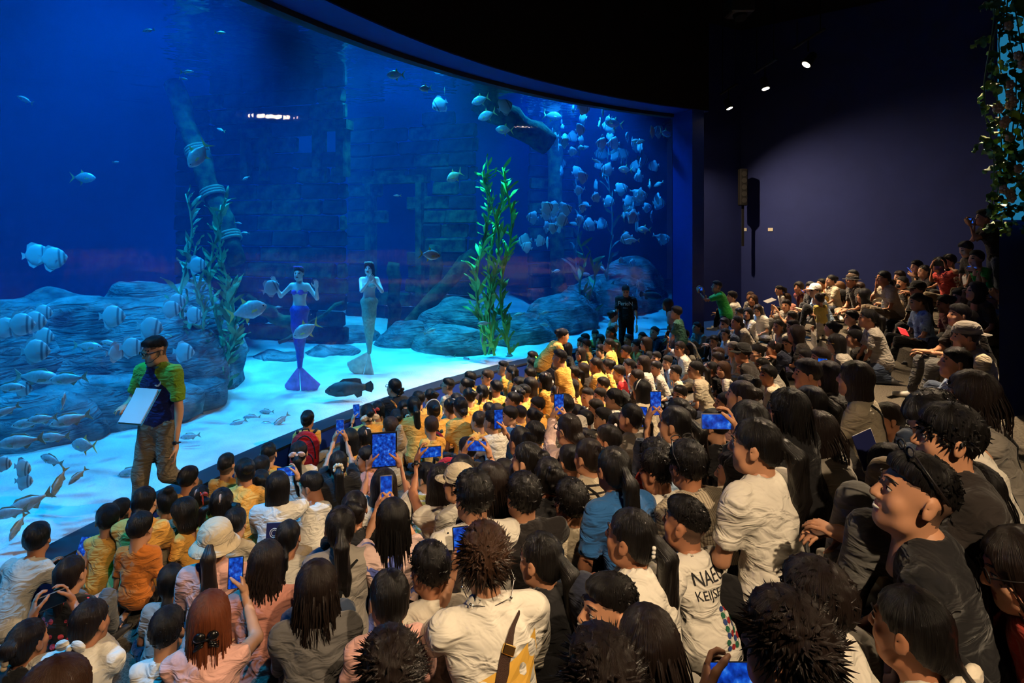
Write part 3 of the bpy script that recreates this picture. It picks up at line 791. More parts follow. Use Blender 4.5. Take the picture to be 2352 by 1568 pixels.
b = MB(); b.add([Vector((p.x, p.y, WSURF + .01)) for p in ring], [tuple(range(len(ring)))])
tag(b.build('water_surface', SURF), 'rippled underside of the water surface across the tank top', 'water', kind='structure')

# ------------------------------------------------------------ fish
SILVER = mat('fish_silver', srgb(176, 192, 198), .32, noise=.25, nscale=14, spec=.6, metal=.15)
FINM = mat('fish_fin', srgb(150, 172, 150), .5, noise=.25, nscale=20)
YFIN = mat('fish_yellow_fin', srgb(206, 200, 110), .5)
DARKF = mat('fish_dark', srgb(52, 66, 66), .6, noise=.4, nscale=10)
EYEF = mat('fish_eye', srgb(16, 18, 20), .2)
BAT = mat('fish_banded', srgb(168, 190, 196), .4, spec=.5)
nt = BAT.node_tree; p_ = nt.nodes['Principled BSDF']; tc = nt.nodes.new('ShaderNodeTexCoord'); sp_ = nt.nodes.new('ShaderNodeSeparateXYZ'); nt.links.new(tc.outputs['Object'], sp_.inputs[0])
rp = nt.nodes.new('ShaderNodeValToRGB'); nt.links.new(sp_.outputs['X'], rp.inputs[0])
el = rp.color_ramp.elements; el[0].position = 0; el[0].color = srgb(158, 186, 194); el[1].position = 1; el[1].color = srgb(168, 190, 196)
for pos, c in ((.18, (168, 190, 196)), (.215, (92, 114, 124)), (.255, (92, 114, 124)), (.29, (176, 196, 200)), (.345, (176, 196, 200)), (.375, (100, 120, 128)), (.415, (100, 120, 128)), (.44, (180, 196, 198))):
    q = el.new(pos); q.color = srgb(*c)
nt.links.new(rp.outputs[0], p_.inputs['Base Color'])
FISH = {  # body outline: (x, top, bottom, half thickness) nose at +.5, tail root at -.38
    'batfish': dict(sec=[(.50, .0, .0, .0), (.45, .09, -.10, .045), (.36, .24, -.24, .075), (.20, .38, -.37, .09), (0, .44, -.43, .09), (-.18, .38, -.37, .07), (-.30, .20, -.19, .045), (-.38, .07, -.07, .025)], body=BAT, fin=BAT,
        tail=[(-.36, .07), (-.50, .15), (-.47, 0), (-.50, -.15), (-.36, -.07)], dors=[(.12, .40), (-.12, .52), (-.28, .42), (-.32, .16), (0, .30)], anal=[(.08, -.40), (-.14, -.52), (-.28, -.40), (-.32, -.16), (0, -.30)]),
    'pompano': dict(sec=[(.50, .02, -.02, .01), (.44, .10, -.10, .05), (.30, .21, -.20, .075), (.08, .27, -.26, .085), (-.12, .21, -.20, .065), (-.28, .09, -.09, .04), (-.38, .03, -.03, .02)], body=SILVER, fin=YFIN,
        tail=[(-.36, .03), (-.58, .27), (-.45, .02), (-.45, -.02), (-.58, -.27), (-.36, -.03)], dors=[(.02, .25), (-.10, .40), (-.10, .24), (-.34, .05), (-.2, .12)], anal=[(-.02, -.24), (-.12, -.38), (-.12, -.22), (-.34, -.05), (-.2, -.12)]),
    'snapper': dict(sec=[(.50, .0, -.01, .005), (.42, .07, -.06, .04), (.28, .14, -.12, .07), (.06, .17, -.15, .08), (-.16, .12, -.11, .055), (-.30, .05, -.05, .03), (-.38, .03, -.03, .018)], body=SILVER, fin=FINM,
        tail=[(-.36, .03), (-.54, .16), (-.47, 0), (-.54, -.16), (-.36, -.03)], dors=[(.22, .14), (.14, .21), (-.14, .17), (-.28, .06), (0, .13)], anal=[(-.06, -.13), (-.14, -.19), (-.26, -.06), (-.15, -.09)]),
    'grouper': dict(sec=[(.50, .01, -.05, .03), (.42, .08, -.11, .07), (.28, .15, -.16, .10), (.06, .18, -.17, .11), (-.16, .14, -.13, .085), (-.30, .09, -.08, .05), (-.38, .07, -.07, .03)], body=DARKF, fin=DARKF,
        tail=[(-.36, .07), (-.50, .13), (-.55, .05), (-.55, -.05), (-.50, -.13), (-.36, -.07)], dors=[(.20, .16), (.10, .22), (-.18, .22), (-.28, .19), (-.30, .09), (0, .15)], anal=[(-.12, -.14), (-.18, -.22), (-.28, -.19), (-.30, -.08), (-.18, -.1)]),
    'fusilier': dict(sec=[(.50, .0, 0, .004), (.42, .06, -.05, .03), (.25, .11, -.10, .05), (.02, .12, -.11, .055), (-.2, .07, -.07, .035), (-.38, .02, -.02, .015)], body=SILVER, fin=YFIN,
        tail=[(-.36, .02), (-.56, .17), (-.46, 0), (-.56, -.17), (-.36, -.02)], dors=[(.15, .11), (.05, .17), (-.2, .10), (0, .1)], anal=[(-.08, -.1), (-.14, -.15), (-.25, -.06), (-.15, -.07)])}
def plate(b, pts, t=.012):
    n = len(pts); vs = [(x, t / 2, z) for x, z in pts] + [(x, -t / 2, z) for x, z in pts]
    b.add(vs, [tuple(range(n)), tuple(range(2 * n - 1, n - 1, -1))] + [(i, n + i, n + (i + 1) % n, (i + 1) % n) for i in range(n)])
def fish_parts(kind):
    K = FISH[kind]; out = []
    b = MB(); n = 12; vs = []; fs = []
    for x, zt, zb, w in K['sec']:
        c, h = (zt + zb) / 2, (zt - zb) / 2
        for k in range(n):
            th = 2 * PI * k / n; vs.append((x, w * math.copysign(abs(math.cos(th)) ** .85, math.cos(th)), c + h * math.sin(th)))
    m = len(K['sec'])
    for i in range(m - 1):
        for k in range(n): fs.append((i * n + k, (i + 1) * n + k, (i + 1) * n + (k + 1) % n, i * n + (k + 1) % n))
    fs.append(tuple((m - 1) * n + k for k in range(n - 1, -1, -1))); b.add(vs, fs); out.append(('body', b.me('fish_body', [K['body']], True)))
    for nm, key in (('tail_fin', 'tail'), ('dorsal_fin', 'dors'), ('anal_fin', 'anal')):
        b = MB(); plate(b, K[key]); out.append((nm, b.me(nm, [K['fin']])))
    h = K['sec'][2]
    for s in (-1, 1):
        b = MB(); y = s * (h[3] + .004); z0 = (h[1] + h[2]) / 2 - .04
        b.add([(.24, y, z0 + .02), (.10, y + s * .05, z0 + .03), (.06, y + s * .06, z0 - .05), (.22, y, z0 - .03), (.24, y - s * .006, z0 + .02), (.10, y + s * .044, z0 + .03), (.06, y + s * .054, z0 - .05), (.22, y - s * .006, z0 - .03)], [(0, 1, 2, 3), (7, 6, 5, 4), (0, 4, 5, 1), (1, 5, 6, 2), (2, 6, 7, 3)])
        out.append(('pectoral_fin', b.me('pectoral_fin', [K['fin']])))
    x1 = K['sec'][1]
    for s in (-1, 1):
        b = MB(); b.ball((x1[0] - .035, s * x1[3] * 1.02, (x1[1] + x1[2]) / 2 + .025), (.020, .010, .020), 8, 6); out.append(('eye', b.me('fish_eye', [EYEF], True)))
    return out
FP = {k: fish_parts(k) for k in FISH}
def fish_joined(kind):
    b = MB(); mats = []
    for nm, me in FP[kind]:
        m = me.materials[0]
        if m not in mats: mats.append(m)
        b.cur = mats.index(m); b.add([v.co for v in me.vertices], [tuple(p.vertices) for p in me.polygons])
    return b.me(kind, mats, True)
FJ = {k: fish_joined(k) for k in FISH}
def fish(kind, x, y, px, head, pitch, d, label, group=None, detail=True, dark=False, roll=0.0):
    """head: compass of the nose in plan, 0 = to the photograph's right, 180 = to its left"""
    L = px / FPX * d; e = Euler((0, 0, math.radians(head))).to_matrix() @ Euler((0, -math.radians(pitch), 0)).to_matrix() @ Euler((math.radians(roll), 0, 0)).to_matrix()
    p = at(x, y, d)
    while delta(p) > -(L * .5 + .12): d += .08; p = at(x, y, d); L = px / FPX * d
    if detail:
        o = empty(kind, p); o.rotation_euler = e.to_euler(); o.scale = (L,) * 3
        for nm, me in FP[kind]: link(nm, me, o, DARKF if dark and nm == 'body' else None)
    else:
        o = link(kind, FJ[kind], loc=p, sc=L); o.rotation_euler = e.to_euler()
    tag(o, label, 'fish', group); return o
NEARFISH = r"""
batfish 84 585 58 20 5 7.2|batfish swimming just behind another above the rock bank
batfish 122 593 60 15 5 6.9|front one of two batfish swimming above the rock bank
batfish 452 608 44 5 0 8.0|banded batfish beside the top of the slim kelp
batfish 12 752 56 10 0 5.9|batfish cut by the left edge of the picture
batfish 48 745 62 12 0 5.7|largest pale batfish in the cluster at the left
batfish 78 738 56 10 0 6.0|batfish tucked behind the largest pale one
batfish 98 718 44 10 0 6.3|batfish at the upper rear of the left cluster
batfish 100 772 48 5 -5 6.2|batfish at the lower rear of the left cluster
batfish 82 806 64 8 0 5.6|dark shadowed batfish under the left cluster
batfish 258 726 60 5 0 6.6|lone batfish with clear bands in front of the rock bank
batfish 345 752 58 10 -8 6.8|tilted batfish above the host's head
batfish 392 710 46 20 5 7.4|shaded batfish overlapped by another near the slim kelp
batfish 405 692 42 20 5 7.8|upper batfish of the pair near the slim kelp
batfish 444 722 42 5 0 7.8|small batfish in front of the slim kelp
batfish 302 797 52 15 0 6.5|batfish with dark bands left of the host's head
batfish 268 808 48 60 0 6.7|batfish seen almost from behind near the host
batfish 422 808 50 5 -5 7.2|batfish right of the host's head
batfish 622 661 42 40 25 8.8|batfish left of the purple mermaid's hand
snapper 203 795 66 0 -4 6.6|slender pale fish below the lone batfish
snapper 250 787 40 180 5 7.0|small pale fish between the slender fish and the dark bands
fusilier 385 770 20 170 5 7.6|tiny fish above the host's hair
pompano 570 713 82 25 14 8.0|large silver trevally crossing in front of the broad kelp
pompano 702 758 62 200 -28 8.6|trevally diving across the purple mermaid's tail
pompano 455 356 68 215 -58 7.6|yellow-finned trevally heading steeply down near the mast
pompano 192 408 48 20 0 9.5|dim trevally in the open blue water at the left
pompano 988 585 46 15 -8 9.4|pinkish trevally right of the pale mermaid's head
snapper 341 70 26 195 -15 8.0|small dark fish near the top of the dark shaft
fusilier 506 75 28 -8 -5 8.4|yellow-tailed fish near the top of the tank
fusilier 430 165 32 -5 0 8.2|yellow-tailed fish above the ruined wall
fusilier 422 181 20 0 -10 8.2|little fish just under the yellow-tailed one
snapper 57 229 36 190 25 8.2|faint fish slanting down at the upper left
pompano 908 172 40 178 0 10.5|rounded fish lit from above near the window top
pompano 977 203 28 200 -10 10.8|violet-blue fish near the window top
fusilier 1021 208 20 100 70 11|thin fish seen end-on near the window top
snapper 266 372 16 0 0 8.8|tiny bright fish in the open blue water
snapper 565 409 18 190 -30 10|tiny blue fish beside the small ruin window
fusilier 547 512 20 -10 -10 9.4|upper of two tiny fish right of the broad kelp
snapper 563 535 20 180 0 9.6|lower of two tiny fish right of the broad kelp
fusilier 507 298 24 165 20 10.4|dim fish under the mast top
pompano 1043 405 44 215 -30 12|forked-tail fish left of the bright kelp top
fusilier 912 449 18 180 0 11|small fish in the dark doorway
snapper 88 866 104 0 -4 5.4|large blue trevally facing the host, low on the left
snapper 155 870 86 184 -6 5.3|blue fish overlapping the large blue trevally
snapper 22 890 70 5 0 5.2|fish at the left edge with a pale fish ahead of it
batfish 52 892 44 5 0 5.4|pale batfish low at the left edge
snapper 146 920 40 95 75 5.6|fish swimming straight up past the ledge
snapper 12 945 60 200 -25 5.0|fish tail slanting at the left edge
snapper 95 962 66 188 -6 5.0|middle fish of the silver shoal over the ledge
snapper 62 972 70 185 -10 5.1|shaded fish under the silver shoal
snapper 160 964 88 192 -14 5.0|silver fish leading away right of the shoal
snapper 45 1014 100 188 -8 4.6|long bluish fish pointing left over the sand
snapper 122 1004 72 184 -4 4.7|bluish fish following the long one
pompano 192 1022 62 172 2 5.2|dusky trevally with a long sickle tail near the sand
snapper 118 1056 68 165 10 4.6|dark fish nosing left over bright sand
batfish 8 1064 40 0 0 4.5|rounded fish cut by the left edge over sand
batfish 52 1074 48 -10 -6 4.6|dim rounded fish over sand
batfish 55 1104 44 0 0 4.9|pale disc-shaped fish close to the sand
snapper 135 1108 66 250 -62 4.6|fish heading straight down to the sand
snapper 178 1094 46 215 -42 4.8|small fish slanting down to the sand
snapper 62 1158 104 200 -24 4.2|large dark fish low over the sand at the left
snapper 20 1178 80 190 -10 4.2|dark fish under the large one
snapper 40 1210 60 250 -55 4.3|pale fish diving near the boy in grey
snapper 50 1280 84 195 -18 4.25|fish skimming the sand by the window's foot
snapper 170 1232 78 195 -18 4.6|fish beside the kerb above the lit phone
snapper 300 1082 56 195 -14 6.0|pale fish under the host's knee
snapper 232 1150 46 180 0 5.6|ghostly pale fish on bright sand
snapper 436 1002 46 185 -8 6.8|sand-coloured fish right of the host's hand
snapper 545 972 44 190 -20 7.6|leftmost of the pale fish resting on sand
snapper 578 958 40 185 0 7.8|yellowish pale fish resting on sand
snapper 612 975 42 185 -6 7.6|middle pale fish resting on sand
snapper 645 966 44 220 -35 7.6|pale fish tilted nose down on sand
snapper 612 945 34 180 0 8.0|farthest of the pale fish resting on sand
snapper 486 871 48 176 4 8.4|blue fish at the foot of the broad kelp
grouper 800 892 104 184 -4 8.6|big grey grouper gliding above the kerb
grouper 1496 678 52 8 -8 14.6|heavy blue grouper near the right end of the window
snapper 988 760 30 20 20 11|fish above the layered boulder
snapper 1030 822 34 200 -10 11.3|reddish fish low over the sand beyond the crop-haired boys
batfish 1071 829 22 0 0 11.2|round pale fish low over the sand
snapper 1104 835 18 270 -70 11.2|tiny dark fish above the sand
batfish 1170 818 18 5 0 11.6|two-tone small fish above the sand near the kerb
snapper 1108 775 28 265 -75 11|fish hanging head down before the bright kelp
snapper 1112 742 30 185 0 10.9|fish crossing the lower bright kelp
snapper 1155 714 26 180 0 12|upper fish right of the bright kelp
snapper 1192 722 26 190 -10 12.2|fish with raised fin right of the bright kelp
snapper 1250 718 26 10 15 12.6|upper of two pale fish over the broad boulder
snapper 1252 746 26 185 10 12.6|lower of two pale fish over the broad boulder
pompano 1145 602 26 180 0 11.8|blue fish behind the bright kelp
snapper 640 705 16 200 0 9.6|small bright fish near the diagonal timber
fusilier 715 722 10 90 0 9|tiny fish by the purple mermaid's waist
batfish 1010 240 40 200 -30 12.6|upper fish of two arched silver ones near the window top
pompano 1103 230 42 170 -18 12.4|silver fish arching under the window top
pompano 1118 265 44 165 -20 12.6|second arched silver fish under the window top
pompano 1158 298 40 175 5 12.8|trevally beside the warm reflected lamp
batfish 1160 245 40 20 30 13.0|shadowed fish turning among the upper group
"""
for ln in NEARFISH.strip().splitlines():
    a, lb = ln.split('|'); t = a.split()
    fish(t[0], *[float(q) for q in t[1:]], lb, 'fish seen close to the window')
rf = random.Random(5)
def school(n, xr, yr, dr, pr, label, group, kinds):
    for _ in range(n):
        x, y = rf.uniform(*xr), rf.uniform(*yr)
        if y < 225 + (x - 1100) * .09: y += 60
        k = rf.choice(kinds); hd = rf.choice((0, 10, 20, 60, 90, 120, 170, 180, 200, 250)) + rf.uniform(-15, 15); d = rf.uniform(*dr)
        d = max(d, 13.9 if x > 1380 else 12.4)
        px = rf.uniform(*pr); u = (px - pr[0]) / (pr[1] - pr[0]); hh = hd % 360
        fy = (y - yr[0]) / (yr[1] - yr[0]); fx = (x - xr[0]) / (xr[1] - xr[0])
        lb = '%s %s %s, %s %s' % ('small' if u < .33 else ('large' if u > .7 else 'middling'), k if k != 'pompano' else 'trevally',
            'facing right' if hh < 40 or hh > 320 else ('turned away' if hh < 130 else ('facing left' if hh < 225 else 'nosing forward')),
            ('top', 'upper', 'middle', 'lower', 'bottom')[min(4, int(max(0, fy) * 5))] + (' left', ' centre', ' right')[min(2, int(fx * 3))], label)
        fish(k, x, y, px, hd, rf.uniform(-25, 25), d, lb, group, detail=False)
school(16, (1210, 1530), (236, 300), (13.6, 16), (26, 42), 'of the shoal under the window head', 'upper shoal', ['pompano', 'batfish', 'pompano'])
school(22, (1195, 1300), (280, 345), (15.5, 17), (9, 16), 'of the tiny cluster by the crooked trunk', 'tiny cluster', ['snapper', 'batfish'])
school(75, (1270, 1480), (310, 520), (14, 18.5), (20, 34), 'of the dense right-hand shoal', 'dense shoal', ['batfish', 'batfish', 'batfish', 'snapper'])
school(22, (1420, 1535), (380, 560), (14, 17), (24, 36), 'of the shoal beside the jamb', 'jamb shoal', ['batfish', 'batfish', 'pompano', 'snapper'])
school(14, (1205, 1330), (470, 580), (13, 15), (26, 36), 'of the group right of bright kelp', 'open water batfish', ['batfish'])
school(16, (1200, 1530), (590, 720), (14, 17), (16, 28), 'of the fish low among right-hand rocks', 'rock fish', ['snapper', 'batfish', 'snapper'])
# ------------------------------------------------------------ people
def skin_mat(i):
    c = [(198, 142, 108), (210, 156, 122), (180, 122, 90), (222, 176, 146)][i % 4]
    m = mat('skin_%d' % (i % 4), srgb(*c), .5, noise=.08, nscale=12, spec=.35)
    p = m.node_tree.nodes['Principled BSDF']; p.inputs['Subsurface Weight'].default_value = 0.0
    return m
LIP = mat('lips', srgb(168, 88, 76), .45); EYE = mat('eyes_and_brows', srgb(26, 20, 18), .35)
STUB = mat('stubble', srgb(104, 76, 60), .7, noise=.2, nscale=200)
HAIRC = {'k': (17, 14, 13), 'd': (30, 21, 17), 'b': (58, 37, 24), 'r': (104, 52, 28), 'g': (122, 84, 50), 's': (62, 46, 34)}
def hair_mat(c):
    key = 'hair_' + c
    if key in MATS: return MATS[key]
    m = mat(key, srgb(*HAIRC[c]), .34, spec=.36); nt = m.node_tree; p = nt.nodes['Principled BSDF']
    tc = nt.nodes.new('ShaderNodeTexCoord'); sp = nt.nodes.new('ShaderNodeSeparateXYZ'); nt.links.new(tc.outputs['Object'], sp.inputs[0])
    an = nt.nodes.new('ShaderNodeMath'); an.operation = 'ARCTAN2'; nt.links.new(sp.outputs['X'], an.inputs[0]); nt.links.new(sp.outputs['Y'], an.inputs[1])
    cb = nt.nodes.new('ShaderNodeCombineXYZ'); nt.links.new(an.outputs[0], cb.inputs[0]); nt.links.new(sp.outputs['Z'], cb.inputs[1])
    mp = nt.nodes.new('ShaderNodeMapping'); mp.inputs['Scale'].default_value = (26, 5, 1); nt.links.new(cb.outputs[0], mp.inputs[0])
    n = nt.nodes.new('ShaderNodeTexNoise'); n.inputs['Scale'].default_value = 1.6; n.inputs['Detail'].default_value = 5; nt.links.new(mp.outputs[0], n.inputs['Vector'])
    bp = nt.nodes.new('ShaderNodeBump'); bp.inputs['Strength'].default_value = .75; bp.inputs['Distance'].default_value = .012
    nt.links.new(n.outputs['Fac'], bp.inputs['Height']); nt.links.new(bp.outputs[0], p.inputs['Normal'])
    mx = nt.nodes.new('ShaderNodeMix'); mx.data_type = 'RGBA'; c0 = srgb(*HAIRC[c])
    mx.inputs['A'].default_value = tuple(q * .6 for q in c0[:3]) + (1,); mx.inputs['B'].default_value = tuple(min(1, q * 1.6 + .0015) for q in c0[:3]) + (1,)
    nt.links.new(n.outputs['Fac'], mx.inputs['Factor']); nt.links.new(mx.outputs['Result'], p.inputs['Base Color'])
    return m
SHIRT = {'Y': (244, 176, 80), 'y': (214, 190, 96), 'W': (228, 220, 206), 'w': (200, 190, 174), 'B': (30, 29, 31), 'G': (158, 150, 140), 'g': (104, 100, 98),
         'N': (30, 34, 58), 'P': (226, 172, 160), 'O': (214, 122, 48), 'R': (196, 36, 40), 'C': (206, 72, 60), 'U': (40, 92, 150), 'u': (150, 176, 206), 'K': (186, 172, 148),
         'E': (48, 168, 64), 'D': (44, 38, 36), 'L': (232, 196, 186), 'V': (28, 36, 98), 'A': (196, 132, 116), 'T': (60, 110, 96), 'S': (236, 170, 150), 'M': (120, 40, 48)}
AGE = {'m': (1.0, 1.0), 'w': (.93, .97), 'k': (.80, .95), 'c': (.69, .92), 't': (.55, .86)}
FACE_AT = Vector((-3.0, 10.5, 0))
def ik(sh, tg, l1, l2, pole):
    sh, tg = Vector(sh), Vector(tg); v = tg - sh; L = v.length
    if L > (l1 + l2) * .995:
        k = min(L / ((l1 + l2) * .995), 1.22); l1 *= k; l2 *= k
        if L > (l1 + l2) * .995: v = v * ((l1 + l2) * .995 / L); L = v.length; tg = sh + v
    a = (l1 * l1 - l2 * l2 + L * L) / (2 * L); h = math.sqrt(max(l1 * l1 - a * a, 0)); u = v / L
    p = Vector(pole); p = p - u * p.dot(u); p = p.normalized() if p.length > 1e-5 else Vector((0, 0, -1))
    return sh + u * a + p * h, tg
def make_pose(sp):
    s, hs = AGE[sp['age']]; s *= sp.get('s', 1); hs *= sp.get('s', 1)
    kind = sp['pose']; a = math.radians(sp['lean']); J = {'s': s, 'hs': hs}
    pz = {'x': .10, 'k': .10, 'n': .22, 'b': .11, 's': .90, 'w': .90, 'q': .62}[kind]
    pel = Vector((0, 0, pz * s)); u1 = Vector((0, math.sin(a * .6), math.cos(a * .6))); u2 = Vector((0, math.sin(a * 1.25), math.cos(a * 1.25)))
    J['pel'] = pel; J['waist'] = pel + u1 * .17 * s; J['chest'] = J['waist'] + u2 * .15 * s; J['neck'] = J['chest'] + u2 * .15 * s
    u3 = Vector((0, math.sin(a * .7), math.cos(a * .7))); J['u'] = u2
    hp = math.radians(sp['hp'])
    J['head'] = J['neck'] + u3 * .115 * hs + Vector((0, .02 + .03 * max(0, -hp), .02)) * hs
    J['HR'] = (Euler((0, 0, math.radians(sp['hy']))).to_matrix() @ Euler((hp, 0, 0)).to_matrix() @ Euler((0, math.radians(sp.get('roll', 0)), 0)).to_matrix())
    for sd, sx in (('L', -1), ('R', 1)):
        hip = pel + Vector((sx * .088, .02, -.01)) * s
        if kind == 'x': kn, an = Vector((sx * .30, .26, .12)), Vector((-sx * .05, .30 + .05 * sx, .06))
        elif kind == 'k': kn, an = Vector((sx * .12, .36, .40)), Vector((sx * .11, .45, .055))
        elif kind == 'n': kn, an = Vector((sx * .11, .34, .07)), Vector((sx * .10, -.10, .06))
        elif kind == 'b': kn, an = Vector((sx * .13, .40, .20)), Vector((sx * .13, .50, -.145))
        elif kind == 's': kn, an = Vector((sx * .095, .02, .48)), Vector((sx * .10, 0, .075))
        elif kind == 'q': kn, an = Vector((sx * .13, .26, .46)), Vector((sx * .12, .02, .075))
        else:
            if sx > 0: kn, an = Vector((.08, .12, .49)), Vector((.07, .16, .08))
            else: kn, an = Vector((-.09, .03, .47)), Vector((-.10, -.30, .27))
        J['hip' + sd] = hip; J['kn' + sd] = kn * s; J['an' + sd] = an * s
        J['sh' + sd] = J['neck'] - u2 * .045 * s + Vector((sx * (.165 if sp['age'] == 'm' else .150) * s, 0, 0))
    return J
ARMT = {'l': ((-.09, .30, .17), (.07, .32, .16)), 'h': ((-.05, .42, .33), (.06, .43, .30)), 'd': ((-.24, .10, .06), (.24, .08, .06)), 'f': ((-.14, .40, .20), (.12, .42, .24)),
        'c': ((-.06, .34, .16), (.06, .20, .56)), 'C': ((-.05, .20, .56), (.08, .32, .16)), 'u': ((-.09, .34, .60), (.09, .34, .62)), 'b': ((-.22, -.16, .04), (.22, -.14, .04)),
        's': ((-.24, .06, .74), (.24, .08, .74)), 'g': ((-.10, .22, .50), (.08, .24, .52))}
def rot_to(Y, Z):
    Y = Vector(Y).normalized(); Z = Vector(Z); Z = (Z - Y * Z.dot(Y)).normalized(); X = Y.cross(Z)
    return Matrix((X, Y, Z)).transposed()
def limb_meshes(sp, J, lod):
    """returns dict of (V,Q) for body limbs, shirt, trousers, shoes in the person's own frame"""
    s = J['s']; h = {0: .0145, 1: .0245, 2: .033}[lod]; out = {}
    pts = [J[k] for k in ('pel', 'waist', 'neck', 'shL', 'shR', 'elL', 'elR', 'wrL', 'wrR', 'hipL', 'hipR', 'knL', 'knR', 'anL', 'anR')]
    lo = np.min([tuple(p) for p in pts], 0); hi = np.max([tuple(p) for p in pts], 0)
    T = sp['tor']; fat = sp.get('fat', 1.0)
    # skin: arms, core, legs, feet
    F = Field(lo - .13, hi + .12, h * 1.4)
    F.cap(J['pel'], J['chest'], .09 * s, .085 * s, .03); F.cap(J['chest'], J['neck'] + J['u'] * .02, .08 * s, .05 * s, .03)
    for sd in 'LR':
        F.cap(J['neck'] - J['u'] * .03 * s, J['sh' + sd], .05 * s, .045 * s, .03)
        F.cap(J['sh' + sd], J['el' + sd], .044 * s, .036 * s, .02); F.cap(J['el' + sd], J['wr' + sd], .037 * s, .024 * s, .015)
        if sp['legs'] != 'long': F.cap(J['hip' + sd], J['kn' + sd], .072 * s, .050 * s, .03); F.cap(J['kn' + sd], J['an' + sd], .050 * s, .033 * s, .02)
    if sp['legs'] != 'long':
        for sd in 'LR':
            a = J['an' + sd]; d = J['ft' + sd]
            F.cap(a, a + d * .02 * s + Vector((0, 0, -.02 * s)), .034 * s, .034 * s, .02); F.cap(a + Vector((0, 0, -.03 * s)), a + d * .15 * s + Vector((0, 0, -.042 * s)), .034 * s, .026 * s, .02)
    out['body'] = F.mesh()
    # shirt
    sl = sp['sleeve']
    F = Field(np.minimum(lo, np.array(J['pel']) - .2 * s) - .11, np.maximum(hi, np.array(J['neck'])) + .11, h)
    R = np.array(Euler((-math.radians(sp['lean']) * .9, 0, 0)).to_matrix())
    wm = 1.0 if sp['age'] == 'm' else .93
    F.ell(J['pel'] + Vector((0, -.01, .03)) * s, (.172 * s * fat, .135 * s * fat, .15 * s), 0)
    F.ell(J['waist'] + Vector((0, 0, .0)) * s, (.150 * s * wm * fat, .115 * s * fat, .16 * s), .06, R)
    F.ell(J['chest'] + J['u'] * .02 * s + Vector((0, -.005, 0)), (.168 * s * wm, .112 * s, .165 * s), .05, R)
    for sd in 'LR':
        F.cap(J['neck'] - J['u'] * .015 * s, J['sh' + sd], .062 * s, .060 * s, .04)
        if sl == 'none': continue
        e = J['sh' + sd].lerp(J['el' + sd], .72 if sl == 'short' else 1.0)
        F.cap(J['sh' + sd], e, .064 * s, (.060 if sl == 'short' else .05) * s, .03)
        if sl == 'long': F.cap(J['el' + sd], J['el' + sd].lerp(J['wr' + sd], .9), .050 * s, .040 * s, .02)
    ph = sp['seed'] % 9
    wob(F, .0045, 24, ph); wob(F, .0028, 52, ph * 1.7 + 1)
    x, y, z = F._xyz(); F.D = F.D + .004 * np.sin(z * 46 + 9 * np.sin(x * 9 + ph) + 7 * y)
    F.ring(J['neck'] + J['u'] * .012 * s + Vector((0, .004, 0)), .056 * J['hs'], (.013 if sp.get('collar') else .008), J['u'] + Vector((0, .25, 0)), .008)
    n_ = J['neck'] + J['u'] * .0; F.carve_cap(n_ - J['u'] * .02 * s, J['head'], .046 * J['hs'], .05 * J['hs'])
    if sp['pose'] in 'sw': F.plane((0, 0, J['pel'].z - .06 * s), (0, 0, 1))
    elif sp['pose'] == 'q': F.plane((0, 0, J['pel'].z - .05 * s), (0, 0, 1))
    else: F.plane((0, 0, J['pel'].z - .085 * s), (0, 0, 1))
    if sl == 'short':
        for sd in 'LR':
            e = J['sh' + sd].lerp(J['el' + sd], .74); g = Field(F.lo, F.lo, F.h)
            d = (J['el' + sd] - J['sh' + sd]).normalized()
            m = (np.array(e) - .11 * s, np.array(e) + .11 * s); q = F._sub(*m)
            if q:
                x, y, z = F._xyz(q); pl = (x - e.x) * d.x + (y - e.y) * d.y + (z - e.z) * d.z
                rad = np.sqrt(np.maximum((x - e.x) ** 2 + (y - e.y) ** 2 + (z - e.z) ** 2 - pl * pl, 0))
                F.D[q] = np.where((rad < .085 * s) & (pl > 0), np.maximum(F.D[q], pl), F.D[q])
    out['shirt'] = F.mesh()
    # trousers / shorts / skirt
    F = Field(np.minimum(lo, np.array(J['pel']) - .2 * s) - .11, hi + .11, h * 1.75)
    F.ell(J['pel'] - Vector((0, .01, .0)) * s, (.165 * s * fat, .128 * s * fat, .105 * s), 0)
    for sd in 'LR':
        k_ = J['kn' + sd]; st = sp['legs']
        F.cap(J['hip' + sd], k_, .088 * s, .068 * s, .04)
        if st == 'long': F.cap(k_, k_.lerp(J['an' + sd], .93), .068 * s, .052 * s, .03)
    if sp['legs'] == 'skirt': F.ell(J['pel'].lerp(J['knL'].lerp(J['knR'], .5), .55), (.24 * s, .22 * s, .12 * s), .06)
    wob(F, .004, 30, ph + 2)
    out['trousers'] = F.mesh()
    for sd in 'LR':
        a = J['an' + sd]; d = J['ft' + sd]; z = Vector((0, 0, -.038 * s))
        F = Field(np.array(a) - np.array((.22, .22, .14)) * s, np.array(a) + np.array((.22, .24, .08)) * s, h * 1.2)
        F.cap(a + z - d * .03 * s, a + z + d * .15 * s, .040 * s, .034 * s, .02); F.cap(a + z * .3, a + z, .043 * s, .042 * s, .02)
        F.plane((0, 0, a.z - .07 * s), (0, 0, 1)); out['shoe' + sd] = F.mesh()
    return out
PHONES = []
def wall_over(p):
    n = Vector((WB2.y - WB1.y, -(WB2.x - WB1.x))).normalized(); o = (Vector(p[:2]) - WB1.xy).dot(-n) + .7
    n2 = Vector((WB1.y - WB0.y, -(WB1.x - WB0.x))).normalized(); return max(o, (Vector(p[:2]) - WB0.xy).dot(-n2) + .7)
PEOPLE = []
